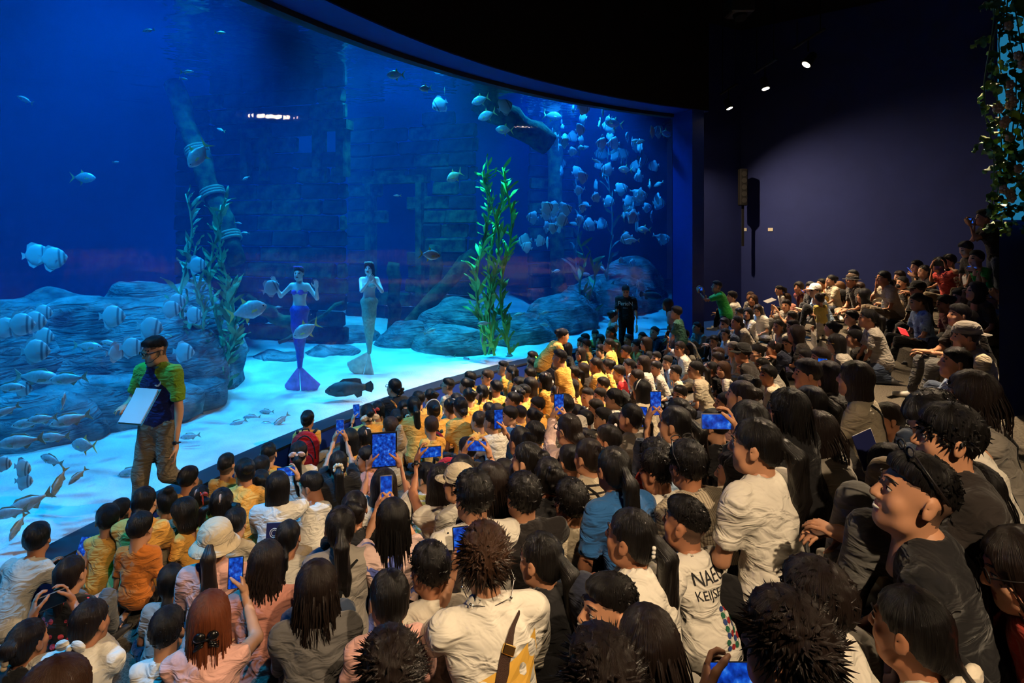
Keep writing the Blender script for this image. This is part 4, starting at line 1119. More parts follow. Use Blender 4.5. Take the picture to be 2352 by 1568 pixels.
def solve_all(sp, J):
    hl = J['head'] + J['HR'] @ Vector((0, -.012, .128)) * J['hs']       # crown in the person's frame
    best = []
    ks = [sp['k']] if 'k' in sp else range(NT)
    for k in ks:
        z0 = sp['z'] if 'z' in sp else TZ * k
        den = (sp['y'] - HY) / FPX
        if 'D' in sp: d = sp['D']; z0 = HC - den * d - hl.z
        elif abs(den) < 1e-4: continue
        else: d = (HC - z0 - hl.z) / den
        if d < .7 or d > 19: continue
        if 'd' in sp and abs(d - sp['d']) > 90 and False: continue
        H = at(sp['x'], sp['y'], d)
        if 'face' in sp: fw = Euler((0, 0, math.radians(sp['face']))).to_matrix() @ Vector((0, 1, 0))
        else:
            fw = FACE_AT - H; fw.z = 0; fw.normalize(); fw = Euler((0, 0, math.radians(sp['yaw']))).to_matrix() @ fw
        rz = math.atan2(-fw.x, fw.y); root = H - Euler((0, 0, rz)).to_matrix() @ hl; root.z = z0
        dl = tdelta(root); lo = -9 if k == 0 else T0 + TD * k; hi = T0 + TD * (k + 1)
        e = max(0, lo - dl, dl - hi) + (abs(d - sp['d']) * .5 if 'd' in sp else 0) + 5 * max(0, wall_over(root))
        best.append((e, root, rz, d, k))
    return best
def person(sp):
    D0 = dict(pose='x', lean=12, hy=0, hp=0, yaw=0, arm='l', sleeve='short', legs='long', tor=0, hair='short', hc='k', sh='W', tr='N', sk=0)
    for q, v in D0.items(): sp.setdefault(q, v)
    sp['seed'] = abs(hash((int(sp['x']), int(sp['y'])))) % 1000 if False else (int(sp['x']) * 31 + int(sp['y']) * 17) % 997
    rn = random.Random(sp['seed'])
    if sp['pose'] in 'ws' and sp['arm'] == 'l': sp['arm'] = 's'
    bestv = None; s0 = sp.get('s', 1); sp['s'] = s0; ref = min(solve_all(sp, make_pose(sp)), key=lambda q: q[0], default=None)
    for sm in (1.0, .94, 1.06, .88, 1.12):                     # small differences in build keep neighbours from sharing space
        sp['s'] = s0 * sm; J = make_pose(sp)
        for pl in solve_all(sp, J):
            c = sum(max(0, .16 * (J['s'] + q['J']['s']) - (pl[1] - q['root']).xy.length) for q in PEOPLE)
            v = c * 3 + abs(sm - 1) * 1.2 + pl[0] * .5 + (4 * max(0, abs(math.log(pl[3] / ref[3])) - .04))
            if bestv is None or v < bestv[0] - 1e-6: bestv = (v, sm, pl)
    if bestv is None: print('NO PLACE', sp['x'], sp['y']); return None
    sp['s'] = s0 * bestv[1]; J = make_pose(sp); s = J['s']; pl = bestv[2]
    err, root, rz, d, k = pl; pxm = FPX / d
    lod = 0 if pxm > 400 else (1 if pxm > 215 else 2)
    Rz = Euler((0, 0, rz)).to_matrix(); toL = lambda w: Rz.transposed() @ (w - root)
    # arms
    tl, tr_ = [Vector(t) * s for t in ARMT[sp['arm']]]
    if sp['arm'] in 'cC':
        z = J['head'] + J['HR'] @ Vector((0, .07, -.13)) * J['hs']
        if sp['arm'] == 'c': tr_ = z + Vector((.05, 0, 0))
        else: tl = z - Vector((.05, 0, 0))
    hold = {}
    if sp['arm'] not in 'cCs' and 'tz' in sp: tl.z += sp['tz']; tr_.z += sp['tz']
    if 'ph' in sp:
        px, py, mode = sp['ph']; ch = J['chest'] + Vector((0, .42 * s, .22 * s))
        cw = root + Rz @ ch; ray = at(px, py, 1.0) - Vector((0, 0, HC)); o = Vector((0, 0, HC))
        t = (cw - o).dot(ray) / ray.dot(ray); P = toL(o + ray * t)
        n = (J['head'] - P).normalized(); cd = toL(Vector((0, 0, HC))) - P; n = (n + cd.normalized() * .9).normalized()
        up = Vector((0, 0, 1)); up = (up - n * up.dot(n)).normalized(); ro = math.radians(sp.get('prot', 0))
        side = up.cross(n)                                   # holder's right
        up2 = up * math.cos(ro) + side * math.sin(ro); side = up2.cross(n); up = up2
        if side.dot(Vector((1, 0, 0))) < 0: side = -side
        wd, ht = (.075, .155) if mode[0] in 'vV' else ((.155, .075) if mode[0] in 'hH' else (.18, .25))
        if mode[0] in 'cC': wd, ht = (.12, .08)
        off = -.02 if mode[0] in 'hHcC' else -.075
        for sd, sx in (('L', -1), ('R', 1)):
            if mode[0] in 'VHC' and sd != mode[1]: continue
            w = P + side * sx * (wd / 2 + .012) + up * (off - .03) - n * .0
            hold[sd] = (w, up * .85 - side * sx * .25 - n * .35, side * sx, n)
            if sd == 'L': tl = w
            else: tr_ = w
        hd = (P, side, up, n, wd, ht, mode)
    pole = Vector((0, -.35, -1))
    J['elL'], J['wrL'] = ik(J['shL'], tl, .27 * s, .245 * s, pole + Vector((-.55, 0, 0)))
    J['elR'], J['wrR'] = ik(J['shR'], tr_, .27 * s, .245 * s, pole + Vector((.55, 0, 0)))
    for sd, sx in (('L', -1), ('R', 1)):
        f = Vector((sx * .35, 1, 0)) if sp['pose'] in 'kbsq' else (Vector((-sx, .3, 0)) if sp['pose'] == 'x' else (Vector((0, -1, -.2)) if sp['pose'] == 'n' else Vector((0, 1, 0))))
        if sp['pose'] == 'w' and sd == 'L': f = Vector((0, .35, -.95))
        J['ft' + sd] = f.normalized()
    key = None
    if 'ph' not in sp:
        sp['seed'] = sp['seed'] % 3
        key = ('limb', sp['age'], sp.get('s', 1), sp['pose'], sp['lean'], sp['arm'], sp['sleeve'], sp['legs'], sp.get('collar'), sp.get('fat'), lod, sp['seed'], sp.get('tz', 0))
        if sp['arm'] in 'cC': key += (sp['hy'], sp['hp'])
    if key and key in _cache: M, ms = _cache[key]
    else:
        M = limb_meshes(sp, J, lod); ms = {}
        if key: _cache[key] = (M, ms)
    e = empty('person', root, rz)
    # body = limbs + head + hands in one mesh
    hv, hq, hm, st = head_template(lod); HR = np.array(J['HR']); hs = J['hs']
    Vs = [M['body'][0], (hv * hs) @ HR.T + np.array(J['head'], np.float32)]; Qs = [M['body'][1], hq + len(Vs[0])]
    stub = sp['hair'] in ('fade', 'buzz')
    mi = [np.zeros(len(M['body'][1]), int), np.where(st & (hm == 0), 3, hm) if stub else hm]; nv = len(Vs[0]) + len(Vs[1])
    for sd in 'LR':
        if sd in hold:
            w, fy, fz, n = hold[sd]; R = rot_to(fy, fz); kd = 'hold'
        else:
            fd = (J['wr' + sd] - J['el' + sd]).normalized()
            if sp['arm'] in 'cC' and ((sd == 'R') == (sp['arm'] == 'c')): fd = (fd + Vector((0, 0, .8))).normalized()
            R = rot_to(fd, Vector((0, .1, 1)) if abs(fd.z) < .85 else Vector((.6 if sd == 'R' else -.6, -.5, 0))); kd = 'relax'
        v, q = hand_template(kd, lod if kd == 'hold' else min(2, lod + 1)); v = v * (s * .98 if sp['age'] in 'mw' else s * 1.08)
        if sd == 'R': v = v * np.array((-1, 1, 1), np.float32); q = q[:, ::-1]
        Vs.append(v @ np.array(R).T + np.array(J['wr' + sd], np.float32)); Qs.append(q + nv); nv += len(v); mi.append(np.zeros(len(q), int))
    me = mesh_np('body', np.concatenate(Vs), np.concatenate(Qs), [skin_mat(sp['sk']), LIP, EYE, STUB], np.concatenate(mi))
    link('body', me, e)
    sc = SHIRT[sp['sh'][0]]; kd = sp.get('pat', 'plain'); fm = fabric(sc, kd, sp.get('pc', (30, 28, 30)))
    def cl(nm, m, nm2=None):
        if nm not in ms: ms[nm] = mesh_np(nm2 or nm, *M[nm])
        if len(ms[nm].vertices): return link(nm2 or nm, ms[nm], e, m)
    so = cl('shirt', fm)
    TR = {'N': (38, 42, 60), 'B': (26, 25, 27), 'K': (128, 112, 90), 'J': (62, 74, 96), 'G': (96, 94, 92), 'W': (190, 184, 174), 'Y': SHIRT['Y'], 'P': SHIRT['P'], 'S': SHIRT['w']}[sp['tr'][0]]
    cl('trousers' if False else 'trousers', fabric(TR, sp.get('tpat', 'plain'), sp.get('tpc', (30, 28, 30))))
    sm_ = mat('shoe_dark', srgb(40, 36, 36), .6) if rn.random() < .7 else mat('shoe_pale', srgb(200, 194, 186), .6)
    if not sp.get('noshoe'): cl('shoeL', sm_, 'shoe'); cl('shoeR', sm_, 'shoe')
    if lod == 0:                                              # eyeballs with dark irises
        if 'eyemesh' not in _cache:
            b = MB(); b.ball((0, 0, 0), .0112, 12, 8); b.cur = 1; b.ball((0, .0056, 0), (.0066, .0066, .0066), 10, 6); _cache['eyemesh'] = b.me('eye', [mat('eye_white', srgb(214, 206, 198), .25), EYE], True)
            for sx in (-1, 1):
                b = MB(); b.tube([(sx * .013, .0925, .034), (sx * .026, .0915, .038), (sx * .040, .082, .0375), (sx * .050, .068, .033)], [.0022, .0036, .0032, .0012], 6)
                _cache['brow', sx] = b.me('eyebrow', [EYE], True); b = MB()
                b.tube([(sx * .0175, .0855, .0105), (sx * .026, .0895, .0150), (sx * .036, .0865, .0150), (sx * .0435, .0765, .0105)], [.0010, .0017, .0017, .0010], 5)
                _cache['lash', sx] = b.me('eyelash', [EYE], True)
        for sx in (-1, 1): link('eye', _cache['eyemesh'], e, None, J['head'] + J['HR'] @ Vector((sx * .030, .0768, .009)) * hs, J['HR'].to_euler(), hs)
        for sx in (-1, 1):
            for q in ('brow', 'lash'): link('eye' + q, _cache[q, sx], e, None, J['head'], J['HR'].to_euler(), hs)
    # hair
    if sp['hair'] != 'bald':
        v, q = hair_template(sp['hair'], lod, sp['seed'] % 2 if lod == 0 else 0)
        hk = ('hairmesh', sp['hair'], lod, sp['seed'] % 2 if lod == 0 else 0)
        if hk not in _cache: _cache[hk] = mesh_np('hair', v, q)
        ho = link('hair', _cache[hk], e, hair_mat(sp['hc']), J['head'], J['HR'].to_euler(), J['hs'] * 1.0)
        if lod == 0 and sp['hair'] in ('spiky', 'short', 'fade', 'crop'):
            L = {'spiky': .045, 'short': .026, 'fade': .014, 'crop': .010}[sp['hair']]
            v, q = spikes({'spiky': 620, 'short': 520, 'fade': 420, 'crop': 480}[sp['hair']], sp['seed'], L, .045 if sp['hair'] == 'fade' else -.03, {'spiky': .6, 'short': .28}.get(sp['hair'], .12))
            tag(link('hair_strands', mesh_np('hair_strands', v, q, [hair_mat(sp['hc'])]), ho), kind='stuff')
        if lod == 0 and sp['hair'] in ('long', 'longwavy', 'bob'):
            v, q = strands(90, sp['seed'], length=.2 if sp['hair'] == 'bob' else .46, wave=.012 if sp['hair'] == 'longwavy' else .002)
            tag(link('hair_strands', mesh_np('hair_strands', v, q, [hair_mat(sp['hc'])]), ho), kind='stuff')
    else: ho = None
    info = dict(e=e, J=J, sp=sp, lod=lod, root=root, rz=rz, Rz=Rz, d=d, k=k, err=err, hair=ho, shirt=so, name=sp['label'])
    if 'ph' in sp:
        P, side, up, n, wd, ht, mode = hd
        Rw = Rz @ Matrix((side, up, n)).transposed()
        PHONES.append((root + Rz @ P, Rw, wd, ht, mode, sp))
    tag(e, sp['label'], 'person', sp.get('group'))
    for xname in sp.get('ex', []): EXTRA[xname](info)
    PEOPLE.append(info)
    return info
EXTRA = {}
# ------------------------------------------------------------ hats, bows, bags, prints worn by people
def hpart(info, name, b, m, smooth=True):
    J = info['J']; o = b.build(name, m, info['e'], smooth=smooth)
    o.location = J['head']; o.rotation_euler = J['HR'].to_euler(); o.scale = (J['hs'],) * 3
    return o
def extra(name):
    def deco(f): EXTRA[name] = f; return f
    return deco
FRAME = mat('spectacle_frame', srgb(30, 28, 30), .35)
STEEL = mat('polished_steel', srgb(200, 198, 196), .2, metal=1.0)
GOLD = mat('brass_fitting', srgb(212, 170, 96), .25, metal=1.0)
def ring_pts(c, rx, rz, n=14, y=0):
    return [(c[0] + rx * math.cos(2 * PI * i / n), c[1] + y, c[2] + rz * math.sin(2 * PI * i / n)) for i in range(n + 1)]
@extra('glasses')
def _(i, m=None):
    b = MB(); r = .0022 if i['lod'] == 0 else .003
    for s in (-1, 1):
        b.tube(ring_pts((s * .031, .100, .008), .024, .019), r, 5, False)
        b.tube([(s * .055, .098, .012), (s * .080, .05, .014), (s * .086, -.015, .012), (s * .084, -.03, -.006)], r, 5)
    b.tube([(-.008, .102, .012), (.008, .102, .012)], r, 5)
    hpart(i, 'glasses', b, m or FRAME)
@extra('goldglasses')
def _(i): EXTRA['glasses'](i, GOLD)
@extra('headglasses')
def _(i):
    b = MB()
    for s in (-1, 1):
        b.tube(ring_pts((s * .034, .055, .128), .027, .012), .003, 5, False); b.tube([(s * .06, .05, .125), (s * .088, .0, .075), (s * .088, -.05, .03)], .003, 5)
    hpart(i, 'sunglasses', b, FRAME)
def dome(b, c, r, z0, n=20, m=7):
    vs = []; fs = []
    for j in range(m + 1):
        ph = (PI / 2) * j / m
        for k in range(n):
            th = 2 * PI * k / n; vs.append((c[0] + r[0] * math.cos(th) * math.cos(ph) ** .7, c[1] + r[1] * math.sin(th) * math.cos(ph) ** .7, c[2] + z0 + r[2] * math.sin(ph)))
    for j in range(m):
        for k in range(n): fs.append((j * n + k, j * n + (k + 1) % n, (j + 1) * n + (k + 1) % n, (j + 1) * n + k))
    b.add(vs, fs)
def brim(b, c, r0, r1, z0, z1, n=28, t=.004):
    vs = []; fs = []
    for k in range(n):
        th = 2 * PI * k / n
        for r, z in ((r0, z0), (r1, z1), (r1, z1 - t), (r0, z0 - t)): vs.append((c[0] + r[0] * math.cos(th), c[1] + r[1] * math.sin(th), c[2] + z))
    for k in range(n):
        k2 = (k + 1) % n
        for q in range(4): fs.append((k * 4 + q, k * 4 + (q + 1) % 4, k2 * 4 + (q + 1) % 4, k2 * 4 + q))
    b.add(vs, fs)
def cap_(i, rgb, back=False):
    m = fabric(rgb); b = MB(); dome(b, (0, -.012, .034), (.097, .114, .104), .008)
    s = -1 if back else 1; n = 9; vs = []; fs = []
    for k in range(n):
        u = -1 + 2 * k / (n - 1); x = .075 * u
        y0 = .088 * math.sqrt(1 - .55 * u * u); y1 = y0 + .075 * (1 - u ** 4) + .004
        for y, z in ((y0, .050), (y1, .038 - .012 * u * u), (y1, .034 - .012 * u * u), (y0, .045)): vs.append((x, s * y - (.02 if back else 0), z))
    for k in range(n - 1):
        for q in range(4): fs.append((k * 4 + q, k * 4 + (q + 1) % 4, (k + 1) * 4 + (q + 1) % 4, (k + 1) * 4 + q))
    b.add(vs, fs); hpart(i, 'cap', b, m)
for nm, c in (('white', (236, 232, 224)), ('black', (26, 25, 26)), ('tan', (206, 190, 164)), ('grey', (128, 120, 112))):
    EXTRA['cap_' + nm] = (lambda c: lambda i: cap_(i, c))(c)
    EXTRA['capback_' + nm] = (lambda c: lambda i: cap_(i, c, True))(c)
@extra('bucket')
def _(i):
    b = MB(); dome(b, (0, -.012, .036), (.099, .116, .104), .0); brim(b, (0, -.012, .03), (.096, .112), (.142, .158), .004, -.045)
    hpart(i, 'bucket_hat', b, fabric((206, 186, 154)))
@extra('brimhat')
def _(i):
    b = MB(); dome(b, (0, -.012, .036), (.092, .108, .07), .0); brim(b, (0, .0, .036), (.092, .108), (.12, .15), .003, -.004)
    hpart(i, 'hat', b, fabric((46, 44, 46)))
def bow(i, rgb, y=-.135, z=-.05, sc=1.0, tails=True, x=0.0):
    b = MB(); m = fabric(rgb)
    for s in (-1, 1):
        R = Euler((0, s * .35, 0)).to_matrix()
        b.ball((x + s * .036 * sc, y, z + .008 * sc), (.034 * sc, .014 * sc, .022 * sc), 10, 6, R)
        if tails: b.tube([(x + s * .006, y - .005, z), (x + s * .016 * sc, y - .012, z - .05 * sc), (x + s * .024 * sc, y - .008, z - .10 * sc)], [.006, .012 * sc, .010 * sc], 5)
    b.ball((x, y - .006, z), (.013 * sc, .014 * sc, .015 * sc), 8, 5); hpart(i, 'hair_bow', b, m)
EXTRA['bow_white'] = lambda i: bow(i, (226, 214, 196), -.13, -.045, 1.25)
EXTRA['bow_pink'] = lambda i: bow(i, (232, 190, 176), -.135, .03, 1.15)
EXTRA['bow_big'] = lambda i: bow(i, (232, 206, 176), -.115, -.01, 1.6, False)
EXTRA['bow_cream'] = lambda i: bow(i, (238, 226, 206), -.13, -.085, 1.5, False)
EXTRA['bow_red'] = lambda i: bow(i, (206, 70, 60), -.07, .06, .9, True, .06)
EXTRA['flower'] = lambda i: bow(i, (236, 222, 220), -.03, .10, .8, False, .045)
EXTRA['flower_pink'] = lambda i: bow(i, (236, 176, 170), -.02, .10, .85, False, -.03)
@extra('scrunchie')
def _(i):
    b = MB()
    for k in range(9): th = 2 * PI * k / 9; b.ball((.032 * math.cos(th), -.128 + .006 * math.sin(3 * th), .028 + .032 * math.sin(th)), .017, 7, 5)
    hpart(i, 'scrunchie', b, fabric((226, 208, 180)))
@extra('claw')
def _(i):
    b = MB()
    for s in (-1, 1):
        b.ball((s * .028, -.128, .0), (.028, .018, .024), 9, 6)
        for k in range(3): b.tube([(s * .012, -.14, -.01 - .012 * k), (s * (.035 + .008 * k), -.135, -.03 - .012 * k), (s * .05, -.11, -.045 - .01 * k)], .005, 5)
    b.tube([(-.02, -.142, -.005), (.02, -.142, -.005)], .006, 6); hpart(i, 'claw_clip', b, mat('black_plastic', srgb(18, 17, 18), .2))
@extra('tortoise_claw')
def _(i):
    b = MB()
    for k in range(5): b.ball((-.03 + .012 * (k % 2), -.118, .06 - .028 * k), (.02, .014, .02), 8, 5)
    hpart(i, 'claw_clip', b, mat('cream_plastic', srgb(222, 190, 150), .3))
def clip(i, p, size, m, R=None):
    b = MB(); b.box(p, size, R, .002); hpart(i, 'hair_clip', b, m, False)
EXTRA['clip_silver'] = lambda i: clip(i, (.045, -.098, .045), (.045, .008, .018), STEEL, Euler((0.2, 0.2, .45)).to_matrix())
EXTRA['clip_white'] = lambda i: clip(i, (.035, -.05, .112), (.05, .016, .008), mat('pearl', srgb(232, 226, 218), .3), Euler((0.3, 0.35, .3)).to_matrix())
EXTRA['clip_square'] = lambda i: clip(i, (.03, -.112, .0), (.014, .008, .034), STEEL)
@extra('pearls')
def _(i):
    b = MB()
    for k in range(3): b.ball((-.028, -.115, .02 - .016 * k), .009, 8, 5)
    hpart(i, 'hair_clip', b, mat('pearl', srgb(232, 226, 218), .3))
@extra('hairband')
def _(i):
    b = MB(); b.tube([(.09 * math.cos(t), .025 - .02 * math.sin(t), .03 + .098 * math.sin(t)) for t in [PI * k / 14 for k in range(15)]], .007, 6)
    hpart(i, 'hairband', b, mat('pearl', srgb(232, 226, 218), .3))
@extra('beads')
def _(i):
    b = MB()
    for s in (-1, 1):
        pts = [(s * .086, -.01, .005), (s * .098, -.055, -.04), (s * .075, -.092, -.085), (0, -.105, -.10)]
        b.tube(pts, .0022, 5)
        for p in pts[1:3]: b.ball(p, .0062, 8, 5)
    hpart(i, 'glasses_cord', b, STEEL)
@extra('fadeline')
def _(i):
    b = MB()
    for k in range(2): b.tube([(-.0835, -.005 - .016 * k, .058), (-.078, -.045 - .014 * k, .052), (-.062, -.078 - .01 * k, .043)], .0022, 5)
    hpart(i, 'shaved_line', b, skin_mat(1))
@extra('chain')
def _(i):
    J = i['J']; b = MB(); n = 46
    for k in range(n):
        th = 2 * PI * k / n; b.ball((.062 * math.sin(th), -.006 - .056 * math.cos(th), -.004 - .02 * math.sin(th - 1.2) * 0 + .012 * math.cos(th) * -.4), .0045, 6, 4)
    o = b.build('necklace', STEEL, i['e'], smooth=True); o.location = J['neck'] + J['u'] * .035 * J['s']; o.scale = (J['hs'],) * 3
    o.rotation_euler = (-.25, 0, 0)
@extra('headset')
def _(i):
    b = MB(); b.tube([(-.085, -.01, .02), (-.086, .02, -.03), (-.062, .075, -.062), (-.03, .1, -.066)], .0026, 6); b.ball((-.026, .102, -.066), .006, 8, 5)
    hpart(i, 'headset_microphone', b, FRAME)
@extra('mask')
def _(i):
    b = MB(); b.ball((0, .075, -.055), (.052, .042, .043), 14, 8)
    for s in (-1, 1): b.tube([(s * .05, .07, -.045), (s * .08, .0, -.01)], .002, 5)
    hpart(i, 'face_mask', b, fabric((30, 30, 34)))
@extra('smile')
def _(i):
    b = MB(); b.tube([(-.022, .086, -.056), (0, .093, -.061), (.022, .086, -.056)], [.002, .0055, .002], 6); hpart(i, 'teeth', b, mat('teeth', srgb(232, 226, 214), .4))

def shirt_bvh(i):
    me = i['shirt'].data
    n = len(me.vertices); V = np.empty(n * 3, np.float32); me.vertices.foreach_get('co', V)
    L = np.empty(len(me.loops), np.int32); me.loops.foreach_get('vertex_index', L)
    return BVHTree.FromPolygons(V.reshape(-1, 3).tolist(), L.reshape(-1, 4).tolist())
def wrap(i, pts, off=.006):
    """pull points (person frame) on to the shirt, casting towards the torso axis"""
    t = shirt_bvh(i); J = i['J']; out = []
    for p in pts:
        p = Vector(p); ax = J['waist'].lerp(J['neck'], max(0, min(1, (p.z - J['waist'].z) / max(.01, J['neck'].z - J['waist'].z)))); ax = Vector((0, ax.y, p.z - .0))
        dr = (ax - p); L = dr.length; dr.normalize(); h = t.ray_cast(p - dr * .25, dr, L + .3)
        out.append((h[0] + h[1] * off) if h[0] else p)
    return out
def strap(i, m, w=.02, flip=1, name='bag_strap'):
    """band over one shoulder, across the back and the chest to the other hip"""
    J = i['J']; s = J['s']; b = MB(); top = J['neck'] + Vector((flip * .085 * s, 0, .0)); bot = J['pel'] + Vector((-flip * .17 * s, 0, .06 * s))
    path = []
    for k in range(13):
        u = k / 12; p = top.lerp(bot, u); path.append(p + Vector((0, -.30 * s * math.sin(PI * min(1, u * 1.04 + .06)) - .02, 0)))
    c = wrap(i, path, .005)
    for q in range(2):
        pass
    vs = []; fs = []
    for k, p in enumerate(c):
        t = (c[min(k + 1, 12)] - c[max(k - 1, 0)]).normalized(); ax = Vector((0, J['chest'].y, p.z)); n = (p - ax).normalized(); sd = t.cross(n).normalized() * w
        vs += [p + sd, p + n * .004 + sd * .6, p + n * .004 - sd * .6, p - sd]
    for k in range(12):
        for q in range(3): fs.append((k * 4 + q, k * 4 + q + 1, k * 4 + q + 5, k * 4 + q + 4))
    b.add(vs, fs); o = b.build(name, m, i['e'], smooth=True)
    return c
EXTRA['strap_black'] = lambda i: strap(i, fabric((20, 20, 22)), .011)
EXTRA['strap_wide'] = lambda i: strap(i, fabric((18, 18, 20)), .028, 1)
EXTRA['strap_left'] = lambda i: strap(i, fabric((20, 20, 22)), .009, -1)
EXTRA['strap_orange'] = lambda i: strap(i, fabric((224, 132, 56)), .012, -1)
@extra('strap_brown')
def _(i):
    c = strap(i, mat('brown_webbing', srgb(72, 46, 34), .7, bump=.5, bscale=300), .024, 1)
    b = MB(); p = c[2]; b.box(p + Vector((0, -.006, 0)), (.05, .014, .034), Euler((-.3, .5, 0)).to_matrix(), .003); b.build('strap_buckle', GOLD, i['e'])
def print_mesh(i, V, F, m, name, center, size, tilt=0.0):
    """lay a flat print on the back of the shirt"""
    t = shirt_bvh(i); ct, sn = math.cos(tilt), math.sin(tilt); out = []
    for x, y in V:
        x, y = x * size, y * size; X = center[0] + x * ct - y * sn; Z = center[1] + x * sn + y * ct
        h = t.ray_cast(Vector((X, -.7, Z)), Vector((0, 1, 0)), 2.0); out.append(tuple(h[0] + Vector((0, -.004, 0))) if h[0] else (X, -.1, Z))
    me = bpy.data.meshes.new(name); me.from_pydata(out, [], F); me.materials.append(m); me.update(); return link(name, me, i['e'])
def text_geo(txt, spacing=1.0, shear=0.0):
    cu = bpy.data.curves.new('t', 'FONT'); cu.body = txt; cu.align_x = 'CENTER'; cu.align_y = 'CENTER'; cu.space_character = spacing; cu.shear = shear; cu.resolution_u = 3
    o = bpy.data.objects.new('t', cu); COL.objects.link(o); dg = bpy.context.evaluated_depsgraph_get(); me = o.evaluated_get(dg).to_mesh()
    V = [(v.co.x, v.co.y) for v in me.vertices]; F = [tuple(p.vertices) for p in me.polygons]
    o.evaluated_get(dg).to_mesh_clear(); bpy.data.objects.remove(o); return V, F
INK = mat('black_print', srgb(26, 24, 26), .8); WINK = mat('white_print', srgb(226, 222, 214), .8)
def ptext(i, txt, center, size, m, tilt=0, spacing=1.0, shear=0.0, name='printed_lettering', xs=1.0):
    V, F = text_geo(txt, spacing, shear); V = [(-0 + x * xs, y) for x, y in V]; return print_mesh(i, V, F, m, name, center, size, tilt)

# bags
def backpack(i, rgb, rgb2, label, w=.26, h=.34, dep=.13, loc=None, rz=None, z0=None, lean=0.15, detail=True):
    if loc is None:
        J = i['J']; s = J['s']; c = J['chest'] - Vector((0, .10 * s + dep * .5 + .02, .08 * s)); loc = i['root'] + i['Rz'] @ c; rz = i['rz']; z = loc.z - h / 2
    else: z = z0
    e = empty('backpack', (loc[0], loc[1], z), rz); e.rotation_euler = (-lean if i else -.2, 0, rz)
    m1 = fabric(rgb); m2 = fabric(rgb2)
    F = Field((-w * .7, -dep, -.03), (w * .7, dep, h + .06), .012)
    F.ell((0, 0, h * .42), (w * .52, dep * .5, h * .46), 0); F.ell((0, 0, h * .62), (w * .50, dep * .46, h * .40), .03); F.ell((0, .01, h * .2), (w * .5, dep * .48, h * .22), .04)
    wob(F, .003, 30, 1); V, Q = F.mesh(); link('bag_body', mesh_np('bag_body', V, Q, [m1]), e)
    F = Field((-w * .5, -dep * 1.1, -.02), (w * .5, 0, h * .6), .01); F.ell((0, -dep * .45, h * .27), (w * .36, dep * .22, h * .23), 0); V, Q = F.mesh(); link('front_pocket', mesh_np('front_pocket', V, Q, [m1]), e)
    b = MB()
    b.tube([(w * .40 * math.cos(t), -dep * .40 - .01 * math.sin(t), h * .30 + h * .62 * math.sin(t)) for t in [PI * k / 12 for k in range(13)]], .008, 6)
    b.tube([(w * .34 * math.cos(t), -dep * .60, h * .22 + h * .26 * math.sin(t)) for t in [PI * k / 10 for k in range(11)]], .006, 6); b.build('zip', m2, e, smooth=True)
    b = MB(); b.tube([(-.04, .03, h * .98), (-.03, .02, h * 1.06), (.03, .02, h * 1.06), (.04, .03, h * .98)], .009, 6); b.build('handle', m2, e, smooth=True)
    for sx in (-1, 1):
        b = MB(); b.tube([(sx * w * .3, dep * .35, h * .95), (sx * w * .34, dep * 1.0, h * .98), (sx * w * .36, dep * 1.5, h * .72), (sx * w * .40, dep * 1.1, h * .28), (sx * w * .40, dep * .4, h * .1)], [.016, .018, .018, .014, .012], 6)
        b.build('shoulder_strap', m2, e, smooth=True)
    tag(e, label, 'backpack'); return e
